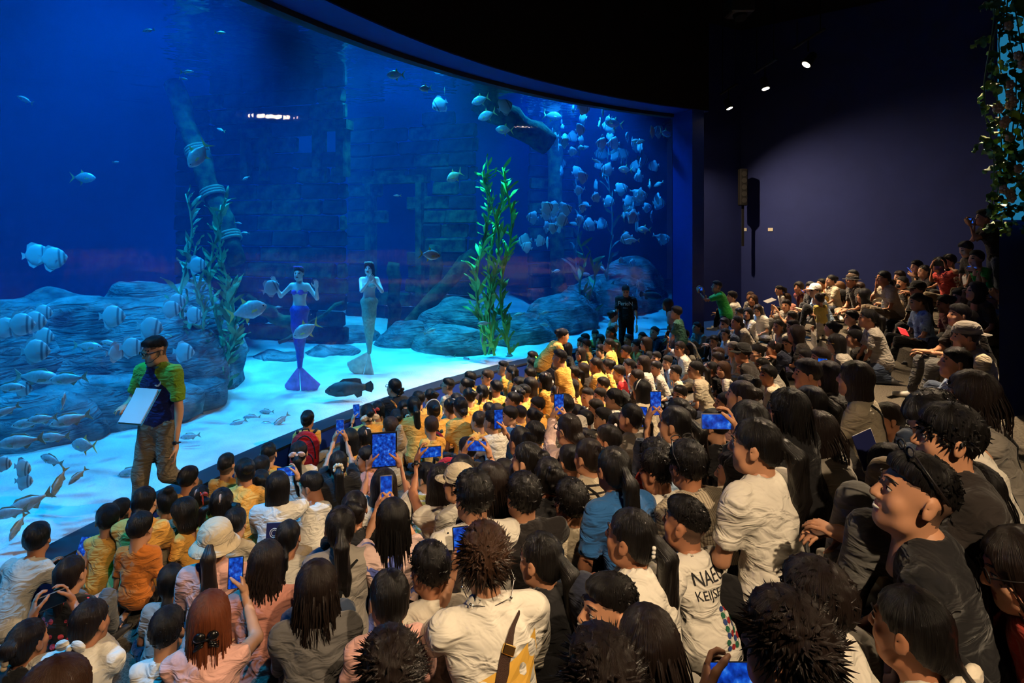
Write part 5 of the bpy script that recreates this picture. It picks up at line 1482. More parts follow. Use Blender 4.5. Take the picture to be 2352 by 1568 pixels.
# ------------------------------------------------------------ the crowd: crown of each head in photograph pixels, then age, hair, shirt, options | label
CROWD = r"""
1032,867 c fade Kc hp=4 ex=glasses hy=25 |boy with glasses and cream shirt beside the kerb, facing the sand
1082,852 c crop Yc hy=20 |crop-haired boy in pale yellow closest to the kerb near the wavy-haired girls
1121,848 c crop:s Yc hy=45 |boy with light cropped hair in profile against the blue kerb
1159,828 c fade Yc hy=30 |boy in yellow polo leaning in front of the girl with parted pigtails
1175,837 c pigs Y ex=clip_white |girl with neatly parted pigtails in yellow by the kerb
1071,866 c messybun K hy=25 |girl with a curly bun in cream beside the boy in glasses
1077,889 c messybun Y |girl with curly hair and tiny clips in yellow, second row from kerb
1109,882 c pigs Y |girl with two straight hanging pigtails in yellow
1142,873 c short Yc hy=20 |boy with a round bowl haircut and yellow polo
1195,865 c short Y hy=30 |dark tousle-haired child in yellow behind the white hair clip girl
1220,866 c bob:d Y ex=clip_white hy=25 |girl with brown bob and a white hair clip in yellow
1219,843 c short Y |boy seen from behind with round black hair under the outstretched arm
1225,822 c short Y hy=25 |dark-haired child in yellow just under the hand with the green ribbon
1225,806 c short:d Y |child at the kerb whose hair the teacher is holding
1207,882 c fade Yc hy=18 |boy with faded sides in yellow polo amid the seated kindergarten rows
1181,898 c messybun Y ex=flower hy=40 |girl with several small clips in wispy hair, yellow top
1188,884 c bun Y |child with black hair half hidden behind the boy with faded sides
1252,854 c bob Y ex=flower_pink hy=30 pose=n |girl with a pink bow kneeling in yellow below the standing boy
1058,910 w lowbun Yc fat=1.12 |woman with a low black bun in a wide yellow polo, seen from behind
1050,903 c short:d Y |child whose dark head shows just above the woman with the low bun
1034,913 c messybun Y ex=clip_white |girl with dotted hair clips left of the woman with the low bun
996,918 c bun Y ex=hairband |girl with a headband and tight bun in yellow
989,891 c messybun Y |girl with a high curly bun beside the shaved boy
962,896 c buzz Y hy=15 |boy with a nearly shaven head in yellow near the woman in black
1142,924 c buzz:s Y |boy with close-shaven light hair beside the blue-jacket boy
1124,922 c pigs:d Y |girl with small side tails left of the shaven boy
1236,911 c short Y hy=55 |laughing boy in yellow with a large ear turned to profile
908,868 w lowbun B ex=glasses,claw,strap_orange hy=28 lean=6 k=0 |woman in black top with glasses and orange strap beside the kerb
951,909 w longpony Y hy=-8 |woman in yellow with long loose black hair behind the woman in black
929,918 c bob P yaw=150 hy=20 |girl whose pale face peeks backward past the long-haired teacher
869,920 c braids Y |girl with a thin side braid in yellow behind the big pale bow
845,926 w bun Y ex=bow_big,bow_red ph=819,944,VL tr=B |woman in yellow with a big pale pleated bow, filming with raised hand
911,938 c bun Y |small dark-haired child in yellow beside the ring-bun girl
932,936 c pigs W ex=scrunchie |girl with a coiled bun and a pigtail in pale grey
899,958 k short:b K hy=20 |tall brown-haired boy in khaki shirt carrying a gauze bag
837,979 c braids Y ex=clip_white hy=12 |girl with tinsel in her braided hair below the big pale bow
803,984 c bob Y |dark-haired girl hidden behind the raised phone of the woman in black
846,1022 w lowpony A hy=60 yaw=20 arm=l |woman whose face shows beside the tall tablet
992,957 c short:b Y |brown-haired child in yellow near the red school bag
1101,942 c buzz:s Y |shaven child in yellow in front of the red-collared white shirt
1173,932 c short Uc hy=55 |laughing boy in a bright blue jacket
1134,944 k fade W hy=15 pat=plain |young man with red-trimmed collar and white shirt
1198,932 c crop Y |crop-haired boy in yellow behind the blue jacket
1197,978 w messybun W ph=1145,962,VR hy=10 |curly-haired woman in white raising a portrait phone
1229,965 w pony W hy=25 |woman with clipped ponytail in a white tee beside the curly-haired woman
1225,935 c messybun Y |girl with springy curls in yellow, last yellow row
1299,905 m short G hy=-5 |curly-headed man in a grey tee in front of the wrist-watch woman
1309,948 w lowbun:d L sl=long ph=1284,928,v ex=glasses |woman in a pale long-sleeved blouse with a dark wristwatch, filming
1076,1006 c short B |child with smooth black hair behind the landscape phone
1062,1046 w long W ph=1095,1024,h |woman with long dark hair holding a landscape phone over a child
1215,1013 w bun G hy=35 |woman with slicked-back bun in grey resting two raised fingers
1261,1049 w messybun B |woman with spiky black twist in her hair, dark top
1194,1065 c short K ex=clip_silver |child with smooth glossy cap of black hair under the spiky twist woman
1128,1062 w long:d B hy=10 |woman with long brown-black hair behind the white shirt man
1162,1057 c short B |small dark head between two long-haired women
1327,927 c messybun K |girl with curly twists right of the curly-headed man
1348,942 c short G ex=glasses hy=25 |boy with glasses and grey shirt beside the profile girl
1351,890 c fade K hy=50 yaw=15 arm=u |boy in cream holding his arm across his face
1380,890 c crop Yc hy=45 |boy in yellow in sharp profile beside the lanyard woman
1412,890 w pony W hy=25 ex=strap_left |woman with ponytail and dark lanyard on white
1370,916 c short W hy=35 |boy with shiny black hair in white behind the boy with glasses
1389,936 c short K ex=clip_silver hy=45 |girl in profile with silver clip and rounded cheek
1422,949 c bob:d G hy=40 |child with brown bob in mauve-grey turning left
1401,976 c short u ex=flower hy=28 |girl with a white bow clip and light blue top
1454,926 w longpony G ph=1475,957,VR hy=20 |woman in grey tee lifting a phone in her right hand
1475,872 w bob K ex=hairband hy=0 lean=8 |woman with blunt black bob and tan dress in the middle of the crowd
1554,930 w longpony W ph=1506,926,v hy=25 ex=strap_left |woman in white with blue trim holding her phone high
1563,884 c short G hy=50 yaw=20 |boy with ruffled hair leaning close to a glowing screen
1564,913 w bun D ex=clip_silver |woman with dark clipped hair behind the raised phone
1510,1008 c short u |child with round black head beside the white polo boy
1515,1032 k short Wc hy=22 |boy in white polo with a red toy at his side
1584,1013 m short K pat=vstripe pc=120,104,92 fat=1.1 ex=strap_wide,headglasses |man in a finely striped shirt with a wide black sling strap
1412,1024 w longpony U |woman with long ponytail in a teal-blue shirt
1355,1005 w messybun:d K pat=hstripe pc=28,24,26 ex=strap_left hy=12 |woman in black and cream striped top with thin strap
1313,1023 c crop W |child with a bare ear beside the striped-top woman
1345,982 c messybun B |child with rumpled black hair above the striped-top woman
1818,893 w long B fat=1.15 ex=glasses hy=30 sl=long |woman with very long straight black hair and black hoodie
1867,884 w pony B hy=25 |woman in black with hair tucked behind her ear next to the long straight hair
1709,872 w bun:d P hy=20 |woman with brown-black bun and salmon top
1672,899 c bun Wc hy=35 |child with a small topknot and white polo collar
1646,940 c short B ex=clip_silver |child with round dark head behind the sideways glowing phone
1724,922 w bob B |person with thick black bob behind the silver clip woman
1742,957 w longpony W ph=1648,968,HR ex=clip_silver hy=30 |woman with rectangular silver clip holding a glowing phone sideways
1690,1040 k fade W hy=28 lean=8 |boy with faded hair in a large white tee, lettering at the hem
1880,944 c bob:d G lean=26 hy=30 |child with brown bob bending forward in grey sleeves
1295,752 w bun Yc pose=q lean=34 face=-78 arm=f k=0 hp=-12 tr=N |teacher in yellow polo stooping towards the children by the glass
1275,785 w lowpony Yc face=118 hp=0 ex=glasses arm=g k=0 pose=n |teacher with glasses in yellow reaching out a green ribbon
1289,802 c fade Yc pose=s k=0 tr=Y face=55 hy=10 legs=short |small boy standing upright among seated children in yellow
1303,786 c long B k=0 |girl with long dark hair behind the standing boy
1335,797 c bob:d Y ex=flower hy=35 k=0 |girl with a round eye-shaped clip in yellow
1345,765 c crop Y k=0 |crop-haired boy farthest back beside the stooping teacher
1336,774 c crop Y hy=30 k=0 |crop-haired boy half hidden behind the eye-clip girl
1348,778 c short Y k=0 |dark-haired boy in front of the two crop-haired boys
1367,756 c crop Y face=165 k=0 |boy facing the camera near the man in the black tee
1404,748 w lowbun:d Yc hy=20 |brown-haired woman in yellow sitting right below the man in black tee
1379,767 c bob:d Y hy=40 k=0 |girl in profile holding something green to her mouth
1382,790 c short:d Y face=100 k=0 |small child leaning against the ponytailed teacher
1400,775 w pony Yc hy=25 face=70 k=0 arm=f |ponytailed teacher in yellow with dark bag strap, looking left
1443,766 c messybun Y ex=flower hy=25 |girl with flower clips near the feet of the standing man
1439,792 c short Yc ex=glasses face=95 |boy with dark rectangular glasses turned sideways
1461,779 c messybun Y |girl with loose dark curls in yellow beside the boy with rectangular glasses
1485,773 w longwavy:d B |woman with long wavy brown hair in dark clothes
1475,761 c pony B hy=30 |girl whose profile shows above the wavy brown hair
1504,748 w bun N hy=30 sl=long |woman with bun in a navy jacket near the window's end
1370,819 w lowpony:d Yc face=60 arm=c hy=10 k=0 |woman in yellow resting her cheek on her hand
1396,823 c messybun Y k=0 |girl with hair bobbles right behind the woman resting her cheek
1270,832 c bob:d W k=0 hy=30 |girl with a white cloth at her face below the teacher with glasses
1319,838 c pony Y k=0 |girl with long smooth ponytail in yellow
1342,833 c bob:d D face=30 hy=20 k=0 |girl with fringe in a brown jacket among yellow shirts
1314,870 c bob:d Y k=0 |girl with brown bob under the long smooth ponytail
1281,884 c bob:d Y hy=50 k=0 |girl with upturned profile in yellow by the standing boy's feet
1423,838 c short R hy=10 ex=jersey |boy in a red football jersey numbered seven
1387,865 c crop:d Y k=0 |crop-haired boy in yellow beneath the woman resting her cheek
1446,822 c pony W |girl with ponytail in white beside the red jersey
1479,816 w bob:d G hy=30 |woman with brown bob and striped white collar
1508,828 c crop G hy=30 |boy in grey beside the brown bob woman
1465,846 w lowbun:d D |woman with dark brown bun right of the red jersey
1534,685 k long L pose=s k=0 face=75 legs=skirt tr=P arm=g |girl in long pink dress standing at the window jamb
1556,702 k short T pose=s k=0 face=60 |child in patterned green standing behind the girl in pink
1574,756 m crop:d K hy=30 lean=20 |man with brown hair and tan shirt bent forward near the jamb
1602,738 w longpony G lean=18 |woman with hanging black hair and grey top under the green shirt man
1562,782 w lowpony:d W ph=1533,768,VR hy=35 |woman stretching her arm up with a dark phone
1582,787 w bob W hy=40 |girl with chin-length black hair and white blouse in profile
1641,769 c crop G hy=40 |boy with brushed-up hair below the pale pink bow
1666,752 w bun W hy=40 |woman with bun and white blouse gazing left
1692,760 c messybun B |girl with many small hair flowers below the hunched woman
1686,786 c short:b G ex=capback_grey hy=20 |boy with brown turned-round cap
1707,789 m short D ex=cap_black hy=35 |man in black peaked cap
1739,788 w bun G hy=30 lean=26 ex=glasses |woman with bun and glasses hunched in olive-grey
1651,797 c short:b K hy=20 |child with brown hair clapping hands
1650,808 c short K |child with spiky black crown in front of the clapping child
1708,820 c fade W hy=40 |boy with flat-topped fade looking left
1662,829 c bob:b W hy=45 |child with light brown bob in white
1637,829 c lowbun B |child with glossy black hair beside the light brown bob
1599,827 w longpony K lean=16 hy=22 |woman with topknot, long hair and sunlit khaki back
1534,815 c short u hy=40 |boy with khaki vest and blue sleeve beside the upraised arm
1509,806 c crop G hy=40 |boy peering left next to the navy jacket woman
1554,838 c short K hy=30 |boy with black hair beneath the white blouse profile girl
1768,838 k short Kc hy=35 |boy in khaki polo with collar lit from behind
1754,822 c short u hy=30 |child in light blue hidden behind the khaki polo boy
1716,858 w messybun D |woman with dark curls behind the salmon top
1649,644 m fade Ec pose=s k=0 face=72 ph=1609,663,c tr=B hy=0 |man in bright green polo standing and filming by the navy wall
1684,668 m short Wc hy=20 pose=k arm=h face=55 d=13.5 |man in white polo hugging his knees against the wall
1724,668 w lowpony:b G hy=30 d=13.8 |brown-haired woman nearest the wall behind a bent head
1731,676 w bob:b K hy=20 lean=24 d=13.3 |woman with straight brown hair bowed forward
1740,699 w longwavy:d W face=130 ex=glasses hp=-10 d=12.6 |woman with glasses whose face is lit red by her phone
1719,706 k bob W hy=35 d=12.2 |youth with black bob and printed white tee
1700,706 c short W face=100 d=12.8 |small child between the youth with bob and man in white polo
1695,724 w lowbun G lean=26 |woman in grey bent forward with rounded back
1665,729 m short D hy=30 |dark-haired man behind the pale pink bow
1789,654 t pony W pose=s D=12.6 face=85 hp=-8 |toddler with ponytail in white standing with a tablet
1807,672 w longwavy:b A lean=24 d=12.6 |woman with brown waves bent near the toddler
1835,646 w long:d M hy=25 ph=1843,668,HR |woman with long hair and dark red top photographing
1862,646 m short B hy=30 |man partly hidden behind the white cap
1874,652 m crop:s u hy=20 lean=18 ex=cap_white face=78 |man in a white baseball cap and blue shirt
1807,687 m short G hy=30 arm=u d=12 |man in grey raising his hand near the toddler
1786,703 c bun B d=12.2 |small child with bun in front of the toddler
1822,715 c short B d=11.5 |child with perfectly round black hair seen from behind
1789,732 w pony G hy=30 lean=18 |woman with tied hair and grey shirt holding her knees
1823,734 c short D |dark head just under the round-haired child
1832,746 w longwavy:d D |woman with tousled brown waves beside the bare carpet
1779,782 w messybun:d D ex=flower_pink |woman with a pink flower in pinned hair
1809,772 c short W hy=45 |boy in white with bowl-cut hair in profile
1855,800 c short B |black-haired child at the edge of the bare carpet
1887,797 w short:d D hy=20 |woman with short dark hair near the carpet edge
1883,671 t buns2:d y pose=s face=10 k=3 legs=long tr=W tpat=dots ex=flower |toddler in mustard top and polka-dot trousers standing in the aisle
1889,638 w lowpony y hy=20 face=80 |woman in yellow blouse behind the white cap man
1910,630 w bun K ex=glasses face=85 arm=c |woman with glasses and bun resting her hand at her mouth
1958,628 m crop:s D face=84 ex=brimhat lean=14 |man in a dark brimmed hat and spotted jacket
1962,619 m fade D face=80 |man whose head rises behind the brimmed hat
1930,646 w longwavy:g S face=70 sl=none ph=1918,663,cL |girl with curly light hair in coral top taking a picture
1976,647 c short:b K face=80 |brown-haired child below the brimmed hat
1962,661 k bob G face=125 hp=-14 |girl with fringe in grey looking down towards the camera
1986,662 w bob D face=60 d=10.6 |woman with dark bob and brown jacket behind the girl looking down
2031,620 w lowpony K pose=b face=86 ex=glasses arm=c |woman with glasses leaning her chin on a fist, knees raised
2068,621 m short:b K pose=b face=85 |man with receding brown hair behind the writing girl
2042,643 k short K pose=k face=80 hp=-30 arm=h |girl bending over a notebook she is writing in
2074,633 w lowbun D pose=b face=84 ex=mask sl=none |woman with face mask and bare bright arm
1996,707 w pony G face=70 pose=n lean=14 |kneeling woman with ponytail in profile beside the carpet
1959,712 c short D face=70 d=9.5 |dark-haired child in front of the kneeling woman
1912,735 w bun W lean=26 ex=flower face=40 |woman in white with pale flower clip, leaning over her lap
1922,766 w longwavy G ex=goldglasses face=62 lean=18 |woman with glasses and long loose black hair by the carpet
1965,754 w lowbun D face=60 |woman in dark clothes wedged beside the long loose hair
2262,480 m short D pose=s D=8.8 k=6 face=72 ph=2230,507,c tr=J |man standing tallest at the rear, aiming a camera
2215,553 k short D D=8.7 k=6 face=80 hp=-18 pose=s |man with lowered face below the standing photographer
2246,574 k short E face=88 pose=b ph=2233,614,c |boy in a green shirt under the hanging vine
2223,592 k short W face=84 ex=cap_grey pose=b |child with grey cap and red trimmed vest
2182,583 w short W face=80 pat=floral pc=150,60,60 pose=b arm=f |woman in flowered white top stretching out an arm
2158,588 w lowpony C face=78 pose=b ph=2156,606,h |woman in coral and white print holding a phone at her face
2107,597 m short:d D face=80 pose=b ph=2091,622,v |young man with long fringe holding a small camera
2125,607 w lowpony:d D face=82 pose=b |woman with tied hair in profile behind the young man's camera
2118,630 m short:d D face=85 pose=b |shadowed person with brown hair under the profile woman
2109,646 m short D face=85 pose=b ex=cap_black d=9 |person in dark clothes wearing a black cap
2248,647 w bob D face=84 hp=10 pose=b d=7.8 |woman with black bob gazing up beside the pillar
2280,662 m short K face=84 pose=b ex=glasses ph=2283,678,c d=7.8 |man half cut off by the pillar, raising a camera
2206,660 m short D face=82 hp=-10 pose=b arm=c d=7.8 |man with broad forehead leaning his face on his fist
2105,671 w pony u pat=dots pc=110,130,170 face=80 hp=-10 pose=b d=7.5 |girl in light blue dotted shirt holding a brochure
2167,675 w bun M face=78 hp=-12 pose=b pat=floral pc=150,110,80 d=7 |woman in plaid shirt looking down
2208,697 m short D face=80 pose=b d=6.5 |person with dark hair hunched above the capped man
2225,711 w bob D face=85 pose=b |woman with a mass of black hair right above the capped man
2222,741 m short K face=72 ex=capback_grey lean=18 pose=b arm=g |man in reversed dark cap and khaki shirt staring left
2202,795 w lowpony u face=72 pose=b ex=clip_white collar=1 |girl with pearl clip and pale blue collar
2243,852 w bob:d Gc face=62 ex=mask,strap_left lean=10 |woman in grey polo with black face mask and thin strap
2112,900 m fade W face=80 hp=-34 lean=20 arm=l ex=strap_black |man in white tee with striped lanyard looking down
2044,924 t crop:d W face=84 |toddler in pale tee in left profile on the aisle
2197,928 m short D face=70 |man's dark head behind the man looking down
2035,1018 c bob W face=20 hp=-14 |child with smooth black bob holding a blue brochure
2023,1121 c fade N face=32 hy=18 ex=chain,fadeline |boy with shaved lines in his hair and silver neck chain
2140,1046 m fade B face=52 hy=24 hp=14 fat=1.15 ex=headglasses,smile |smiling man in black tee with sunglasses on his head
2244,1066 c bob D face=40 |dark-haired child squeezed behind the smiling man
2336,1213 w longwavy:d C face=62 hp=-12 ex=glasses arm=f sk=1 |woman at the frame edge in red tee with glasses
1585,1143 k fade W hy=22 lean=16 ex=chain,naeur tr=B |boy in white tee printed with black lettering and a colourful figure
1460,1168 w longpony W hy=28 ex=pearls,clip_square |girl with pearl clips and a very long ponytail in white
1412,1317 c fade W hy=75 hp=6 yaw=10 ex=none |boy in profile with shaved sides and white collar
1247,1221 w longpony B hy=28 lean=14 |woman in black top with a brown-tinted long ponytail
1116,1220 m spiky:b W hy=-4 lean=14 ex=beads,strap_brown,shirtprint ph=1060,1252,VL |man with spiky brown hair, bead cord and brown strap over white shirt
992,1248 k short w hy=22 sl=long ex=stripes3 |boy in grey track jacket with three black shoulder stripes
895,1308 k lowpony P |girl with a thin low ponytail in light pink
726,1294 w bob:d g fat=1.1 lean=8 sl=long |woman with brown-black bob in a fuzzy charcoal top
480,1365 w long:r P sl=none ex=claw ph=541,1315,VR tr=K sk=1 |red-haired woman with black claw clip lifting a phone
611,1245 w longwavy:d A |girl with damp curly hair over a coral tee
494,1197 w longpony:d P ex=bucket |person in a tan bucket hat with long dark hair
539,1169 c short K |boy with round black hair and cream hood beside the bucket hat
661,1194 c lowpony W |girl in white looking at a navy passport-style booklet
782,1164 w longpony G ex=strap_black |woman in fitted grey tee with thin bag strap
902,1147 w long L pat=tiedye pc=96,110,190 ph=887,1122,v |woman with very long hair in pink tie-dye filming upright
813,1128 w messybun B |woman with untidy bun sitting between black top and long hair
1091,1082 m short W pat=specks ex=lanyard collar=1 fat=1.1 hy=8 |man in white speckled shirt with thin black neck cord
1056,1070 w short W ex=cap_tan yaw=25 hy=25 |person in a cream cap with sunglasses pushed up
1014,1068 w bob W sl=none ph=988,1038,HL ex=watch |woman in sleeveless white top raising a phone sideways
984,1064 c short y pat=hstripe pc=220,214,200 hy=40 |boy in pale striped yellow facing left under raised arms
882,1079 w bob W ph=882,1033,T |woman in white holding up a large tablet
777,1036 w longpony B ph=781,982,v ex=scrunchie |woman in black with scrunchie and both arms raised to film
713,1082 c crop W hy=60 hp=-12 |crop-haired boy looking down in a white printed tee
637,1085 w long W ph=658,1083,HR |woman with straight long hair in white filming sideways
686,1012 k longpony W ex=bow_pink |girl with long black hair tied by a pink satin bow
706,940 c bun Y ex=redpack k=0 |girl wearing a big red school backpack by the kerb
616,1017 c fade Yc k=0 hy=10 |boy with faded hair in yellow sitting alone below the red backpack
561,1049 w bun Yc k=0 fat=1.12 hy=30 hp=-10 |teacher with messy bun and broad yellow back near the kerb
598,1049 c short Y k=0 |dark-haired child next to the teacher with messy bun
598,1077 c messybun B k=0 |child with glittering hair tie behind the straight long hair
518,1043 c fade Y k=0 |short-haired boy in yellow at the kerb under the sand
431,1072 c short Y k=0 |boy in yellow closest to the host's lifted shoe
383,1121 c topbun Y k=0 hy=45 |girl with a tiny topknot in yellow profile
418,1143 c bob Y k=0 face=80 hp=-14 |girl with fringe in yellow looking down sideways
457,1113 c pigs Y k=0 ex=bow_red |girl with red clip and side bunches in yellow
508,1121 c pigs Y k=0 |girl with glossy centre-parted hair in yellow
329,1118 w lowbun Yc k=0 fat=1.1 |woman with yellow polo and dark gathered hair before the host's legs
247,1161 c short Yc k=0 hy=30 |boy in yellow polo by the glass, cheek in profile
273,1148 c short Y k=0 |child hidden behind the boy by the glass
321,1177 c short O k=0 pose=n lean=2 hp=-4 arm=d legs=short tr=B |boy kneeling in an orange tee
82,1204 k short w k=0 lean=30 hy=25 ph=190,1258,VR sk=2 |boy in grey tee crouching at the glass with a phone
156,1279 k lowpony:d B pat=floral pc=222,76,92 |girl in black dress with pink blossoms
203,1378 w lowpony:d W pat=specks ph=120,1378,h ex=bow_white hy=-12 |woman with white bow filming with a dark landscape phone
55,1427 k bun:d B ex=tortoise_claw hy=-10 |girl with cream claw clip at the lower corner
381,1400 c crop W |small boy with cropped dark hair and white tee
391,1296 c lowpony G hy=10 |girl with low ponytail and grey shirt behind the orange tee
900,1472 m spiky:d D |dark tousled head at the lower frame edge below the pink girl
1393,1484 m spiky:d D |tousle-haired head at the lower frame edge beside the profile boy
1492,1400 w bob:d W |girl with glossy rounded black hair below the very long ponytail
1892,1294 m short:d Wc pose=n D=1.7 fat=1.15 face=38 |man in bright white polo with his ear and neck showing
1833,1388 m spiky:d D ph=1690,1556,HL face=32 hy=15 pose=n |man with streaky spiky hair holding a phone at the frame bottom
2102,1348 k lowpony W ex=bow_cream face=40 |girl with sleek hair and a big cream bow
1207,1090 m short K pat=band pc=32,28,28 |man in sweater with black shoulders and tan stripes
1317,1104 k short K pat=raglan pc=30,72,104 |boy in grey tee with petrol-blue shoulder panels
1972,830 w bob:d K face=52 ex=strap_left |woman with brown bob, khaki shirt and thin black strap beside the carpet
1858,823 m short D face=56 hy=20 fat=1.15 |heavy-set dark-shirted man in left profile
1906,829 w bob B face=50 ph=1889,843,VR |woman with dark bob raising a thin lit phone
120,1520 w long:b K k=3 face=-8 |brown-haired head right in front at the bottom corner
"""
def parse():
    for ln in CROWD.strip().splitlines():
        a, lab = ln.split('|'); t = a.split()
        x, y = map(int, t[0].split(',')); h = t[2].split(':')
        sp = dict(x=x, y=y, age=t[1], hair=h[0], hc=h[1] if len(h) > 1 else 'k', sh=t[3][0], label=lab.strip())
        if len(t[3]) > 1: sp['collar'] = 1
        sd = (x * 7 + y * 13) % 11
        sp['lean'] = (8, 12, 16)[sd % 3]; sp['sk'] = sd % 3; sp['tr'] = 'NBKJG'[sd % 5]; sp['hy'] = (0, 8, -6)[sd % 3]; sp['hp'] = (0, 5)[sd % 2]
        if sp['age'] in 'mwk': sp['pose'] = 'xk'[sd % 2]; sp['arm'] = {'x': 'l', 'k': 'h'}[sp['pose']]
        for q in t[4:]:
            k, v = q.split('=')
            if k == 'ex': sp['ex'] = [e for e in v.split(',') if e != 'none']
            elif k == 'ph': p = v.split(','); sp['ph'] = (int(p[0]), int(p[1]), p[2])
            elif k in ('pc', 'tpc'): sp[k] = tuple(map(int, v.split(',')))
            elif k in ('hy', 'hp', 'yaw', 'face', 'D', 'lean', 'fat', 's', 'z', 'd', 'prot', 'roll'): sp[k] = float(v)
            elif k in ('k', 'sk'): sp[k] = int(v)
            elif k == 'sl': sp['sleeve'] = v
            elif k == 'collar': sp['collar'] = 1
            else: sp[k] = v
        if 'pose' in sp and sp['pose'] == 'k' and 'ph' in sp: sp['pose'] = 'x'
        yield sp
@extra('jersey')
def _(i):
    ptext(i, '7', (0, i['J']['chest'].z - .06), .16, WINK); b = None
@extra('naeur')
def _(i):
    J = i['J']; z = J['chest'].z
    ptext(i, 'NAEUR', (.02, z + .085), .068, INK, .06, .95, xs=.9); ptext(i, 'KEIJSECHE', (.02, z + .03), .044, INK, .05)
    V = []; F = []; rng = random.Random(3)                       # plain mosaic of coloured patches
    ms = [mat('print_%d' % k, srgb(*c), .8) for k, c in enumerate(((40, 62, 120), (150, 34, 40), (30, 96, 70), (226, 220, 210)))]
    for gy in range(7):
        for gx in range(3 if gy < 5 else 4):
            r = .5 * (.62 + .06 * gy if gy < 5 else .9); cx = (gx - (1 if gy < 5 else 1.5)) * .3; cy = -gy * .27
            n = 6; P = [(cx + .15 * math.cos(2 * PI * q / n + gy), cy + .14 * math.sin(2 * PI * q / n + gy)) for q in range(n)]
            print_mesh(i, P, [tuple(range(n))], ms[(gx + gy * 2) % 4], 'printed_patch', (.045, z - .03), .075)
    ptext(i, 'Rayster', (.03, z - .215), .062, INK, .16, .95, .35)
@extra('stripes3')
def _(i):
    J = i['J']
    for k in range(3):
        x = -.10 - .022 * k; V = []; F = []
        for q in range(9): z = J['neck'].z - .02 - .026 * q; V += [(x - .008 - .003 * q, z), (x + .004 - .003 * q, z)]
        F = [(2 * q, 2 * q + 1, 2 * q + 3, 2 * q + 2) for q in range(8)]
        print_mesh(i, V, F, INK, 'shoulder_stripe', (0, 0), 1.0)
@extra('shirtprint')
def _(i):
    J = i['J']; z = J['chest'].z - .10
    n = 4; V = []; F = []
    for a in range(7):
        for bq in range(7): V.append((-.16 + a * .05, -.10 + bq * .033 + .02 * a - .03))
    F = [(a * 7 + q, (a + 1) * 7 + q, (a + 1) * 7 + q + 1, a * 7 + q + 1) for a in range(6) for q in range(6)]
    print_mesh(i, V, F, mat('amber_print', srgb(232, 178, 70), .8), 'printed_panel', (.02, z), 1.0)
@extra('lanyard')
def _(i):
    J = i['J']; b = MB(); b.tube([(.064 * math.sin(t), -.02 - .064 * math.cos(t), .02 - .012 * math.cos(t)) for t in [2 * PI * k / 24 for k in range(25)]], .004, 6)
    o = b.build('neck_cord', FRAME, i['e'], smooth=True); o.location = J['neck'] + Vector((0, .01, .0)); o.scale = (J['hs'],) * 3
@extra('watch')
def _(i): wrist(i, 'L')
def wrist(i, sd):
    J = i['J']; d = (J['wr' + sd] - J['el' + sd]).normalized(); c = J['wr' + sd] - d * .035; b = MB()
    a = d.cross(Vector((0, 0, 1))).normalized(); e = a.cross(d)
    b.tube([c + (a * math.cos(t) + e * math.sin(t)) * .032 for t in [2 * PI * k / 16 for k in range(17)]], .006, 6)
    b.box(c + e * .034, (.03, .03, .012), rot_to(d, e), .003); b.build('wristwatch', FRAME, i['e'], smooth=True)
@extra('redpack')
def _(i): i['pack'] = backpack(i, (196, 30, 34), (34, 30, 34), 'large red printed school backpack worn by a girl at the kerb', .30, .40, .15)
# ------------------------------------------------------------ host, standing visitors, mermaids
ARMT['e'] = ((-.26, .26, .80), (.16, .30, .82)); ARMT['H'] = ((-.25, .10, .74), (.12, .25, 1.08)); ARMT['y'] = ((-.16, .10, .42), (.16, .12, .44))
def print_front(i, V, F, m, name, center, size):
    t = shirt_bvh(i); out = []
    for x, y in V:
        X, Z = center[0] - x * size, center[1] + y * size; h = t.ray_cast(Vector((X, .9, Z)), Vector((0, -1, 0)), 2.0)
        out.append(tuple(h[0] + Vector((0, .004, 0))) if h[0] else (X, .15, Z))
    me = bpy.data.meshes.new(name); me.from_pydata(out, [], [f[::-1] for f in F]); me.materials.append(m); me.update(); return link(name, me, i['e'])
@extra('perien')
def _(i):
    z = i['J']['chest'].z + .02
    V, F = text_geo('PerieN', .9); print_front(i, V, F, WINK, 'printed_lettering', (0, z), .115)
    V, F = text_geo('• • • • •', .8); print_front(i, V, F, WINK, 'printed_lettering', (0, z - .085), .045)
@extra('host_badge')
def _(i):
    J = i['J']; z = J['chest'].z
    P = [(-.5, -.2), (-.2, -.45), (.25, -.4), (.5, -.05), (.45, .5), (.3, .0), (.0, -.2), (-.2, -.15)]
    print_front(i, P, [tuple(range(8))], WINK, 'printed_emblem', (-.085, z + .03), .055)
    b = MB()
    for k in range(3): b.ball((0, .118 - .004 * k, z + .02 - .045 * k), .007, 8, 5)
    b.build('shirt_button', WINK, i['e'], smooth=True)
    b = MB(); c = J['neck']
    b.tube([(.075 * math.sin(t), c.y + .005 + .070 * math.cos(t), c.z + .012 + .012 * math.cos(t + PI)) for t in [.35 + (2 * PI - .7) * k / 22 for k in range(23)]], .016, 8); b.build('collar', fabric((40, 104, 128)), i['e'], smooth=True)
    wrist(i, 'L')
HOST = person(dict(x=352, y=771, age='m', hair='fade', hc='k', sh='V', pat='hostpolo', pc=(120, 158, 44), pose='w', arm='H', k=0, s=1.06, face=166, hy=-20, hp=-12, lean=3, tr='K', sk=1, legs='long',
    ex=['glasses', 'headset', 'host_badge'], label='host in blue polo with green sleeves walking along the glass with papers'))
BMAN = person(dict(x=1437, y=655, age='m', hair='short', sh='B', pose='s', arm='e', k=0, s=.94, face=160, hp=-22, hy=8, lean=4, tr='B', sk=1, ex=['perien'], fat=1.05, label='man in black lettered tee standing before the glass with a toddler'))
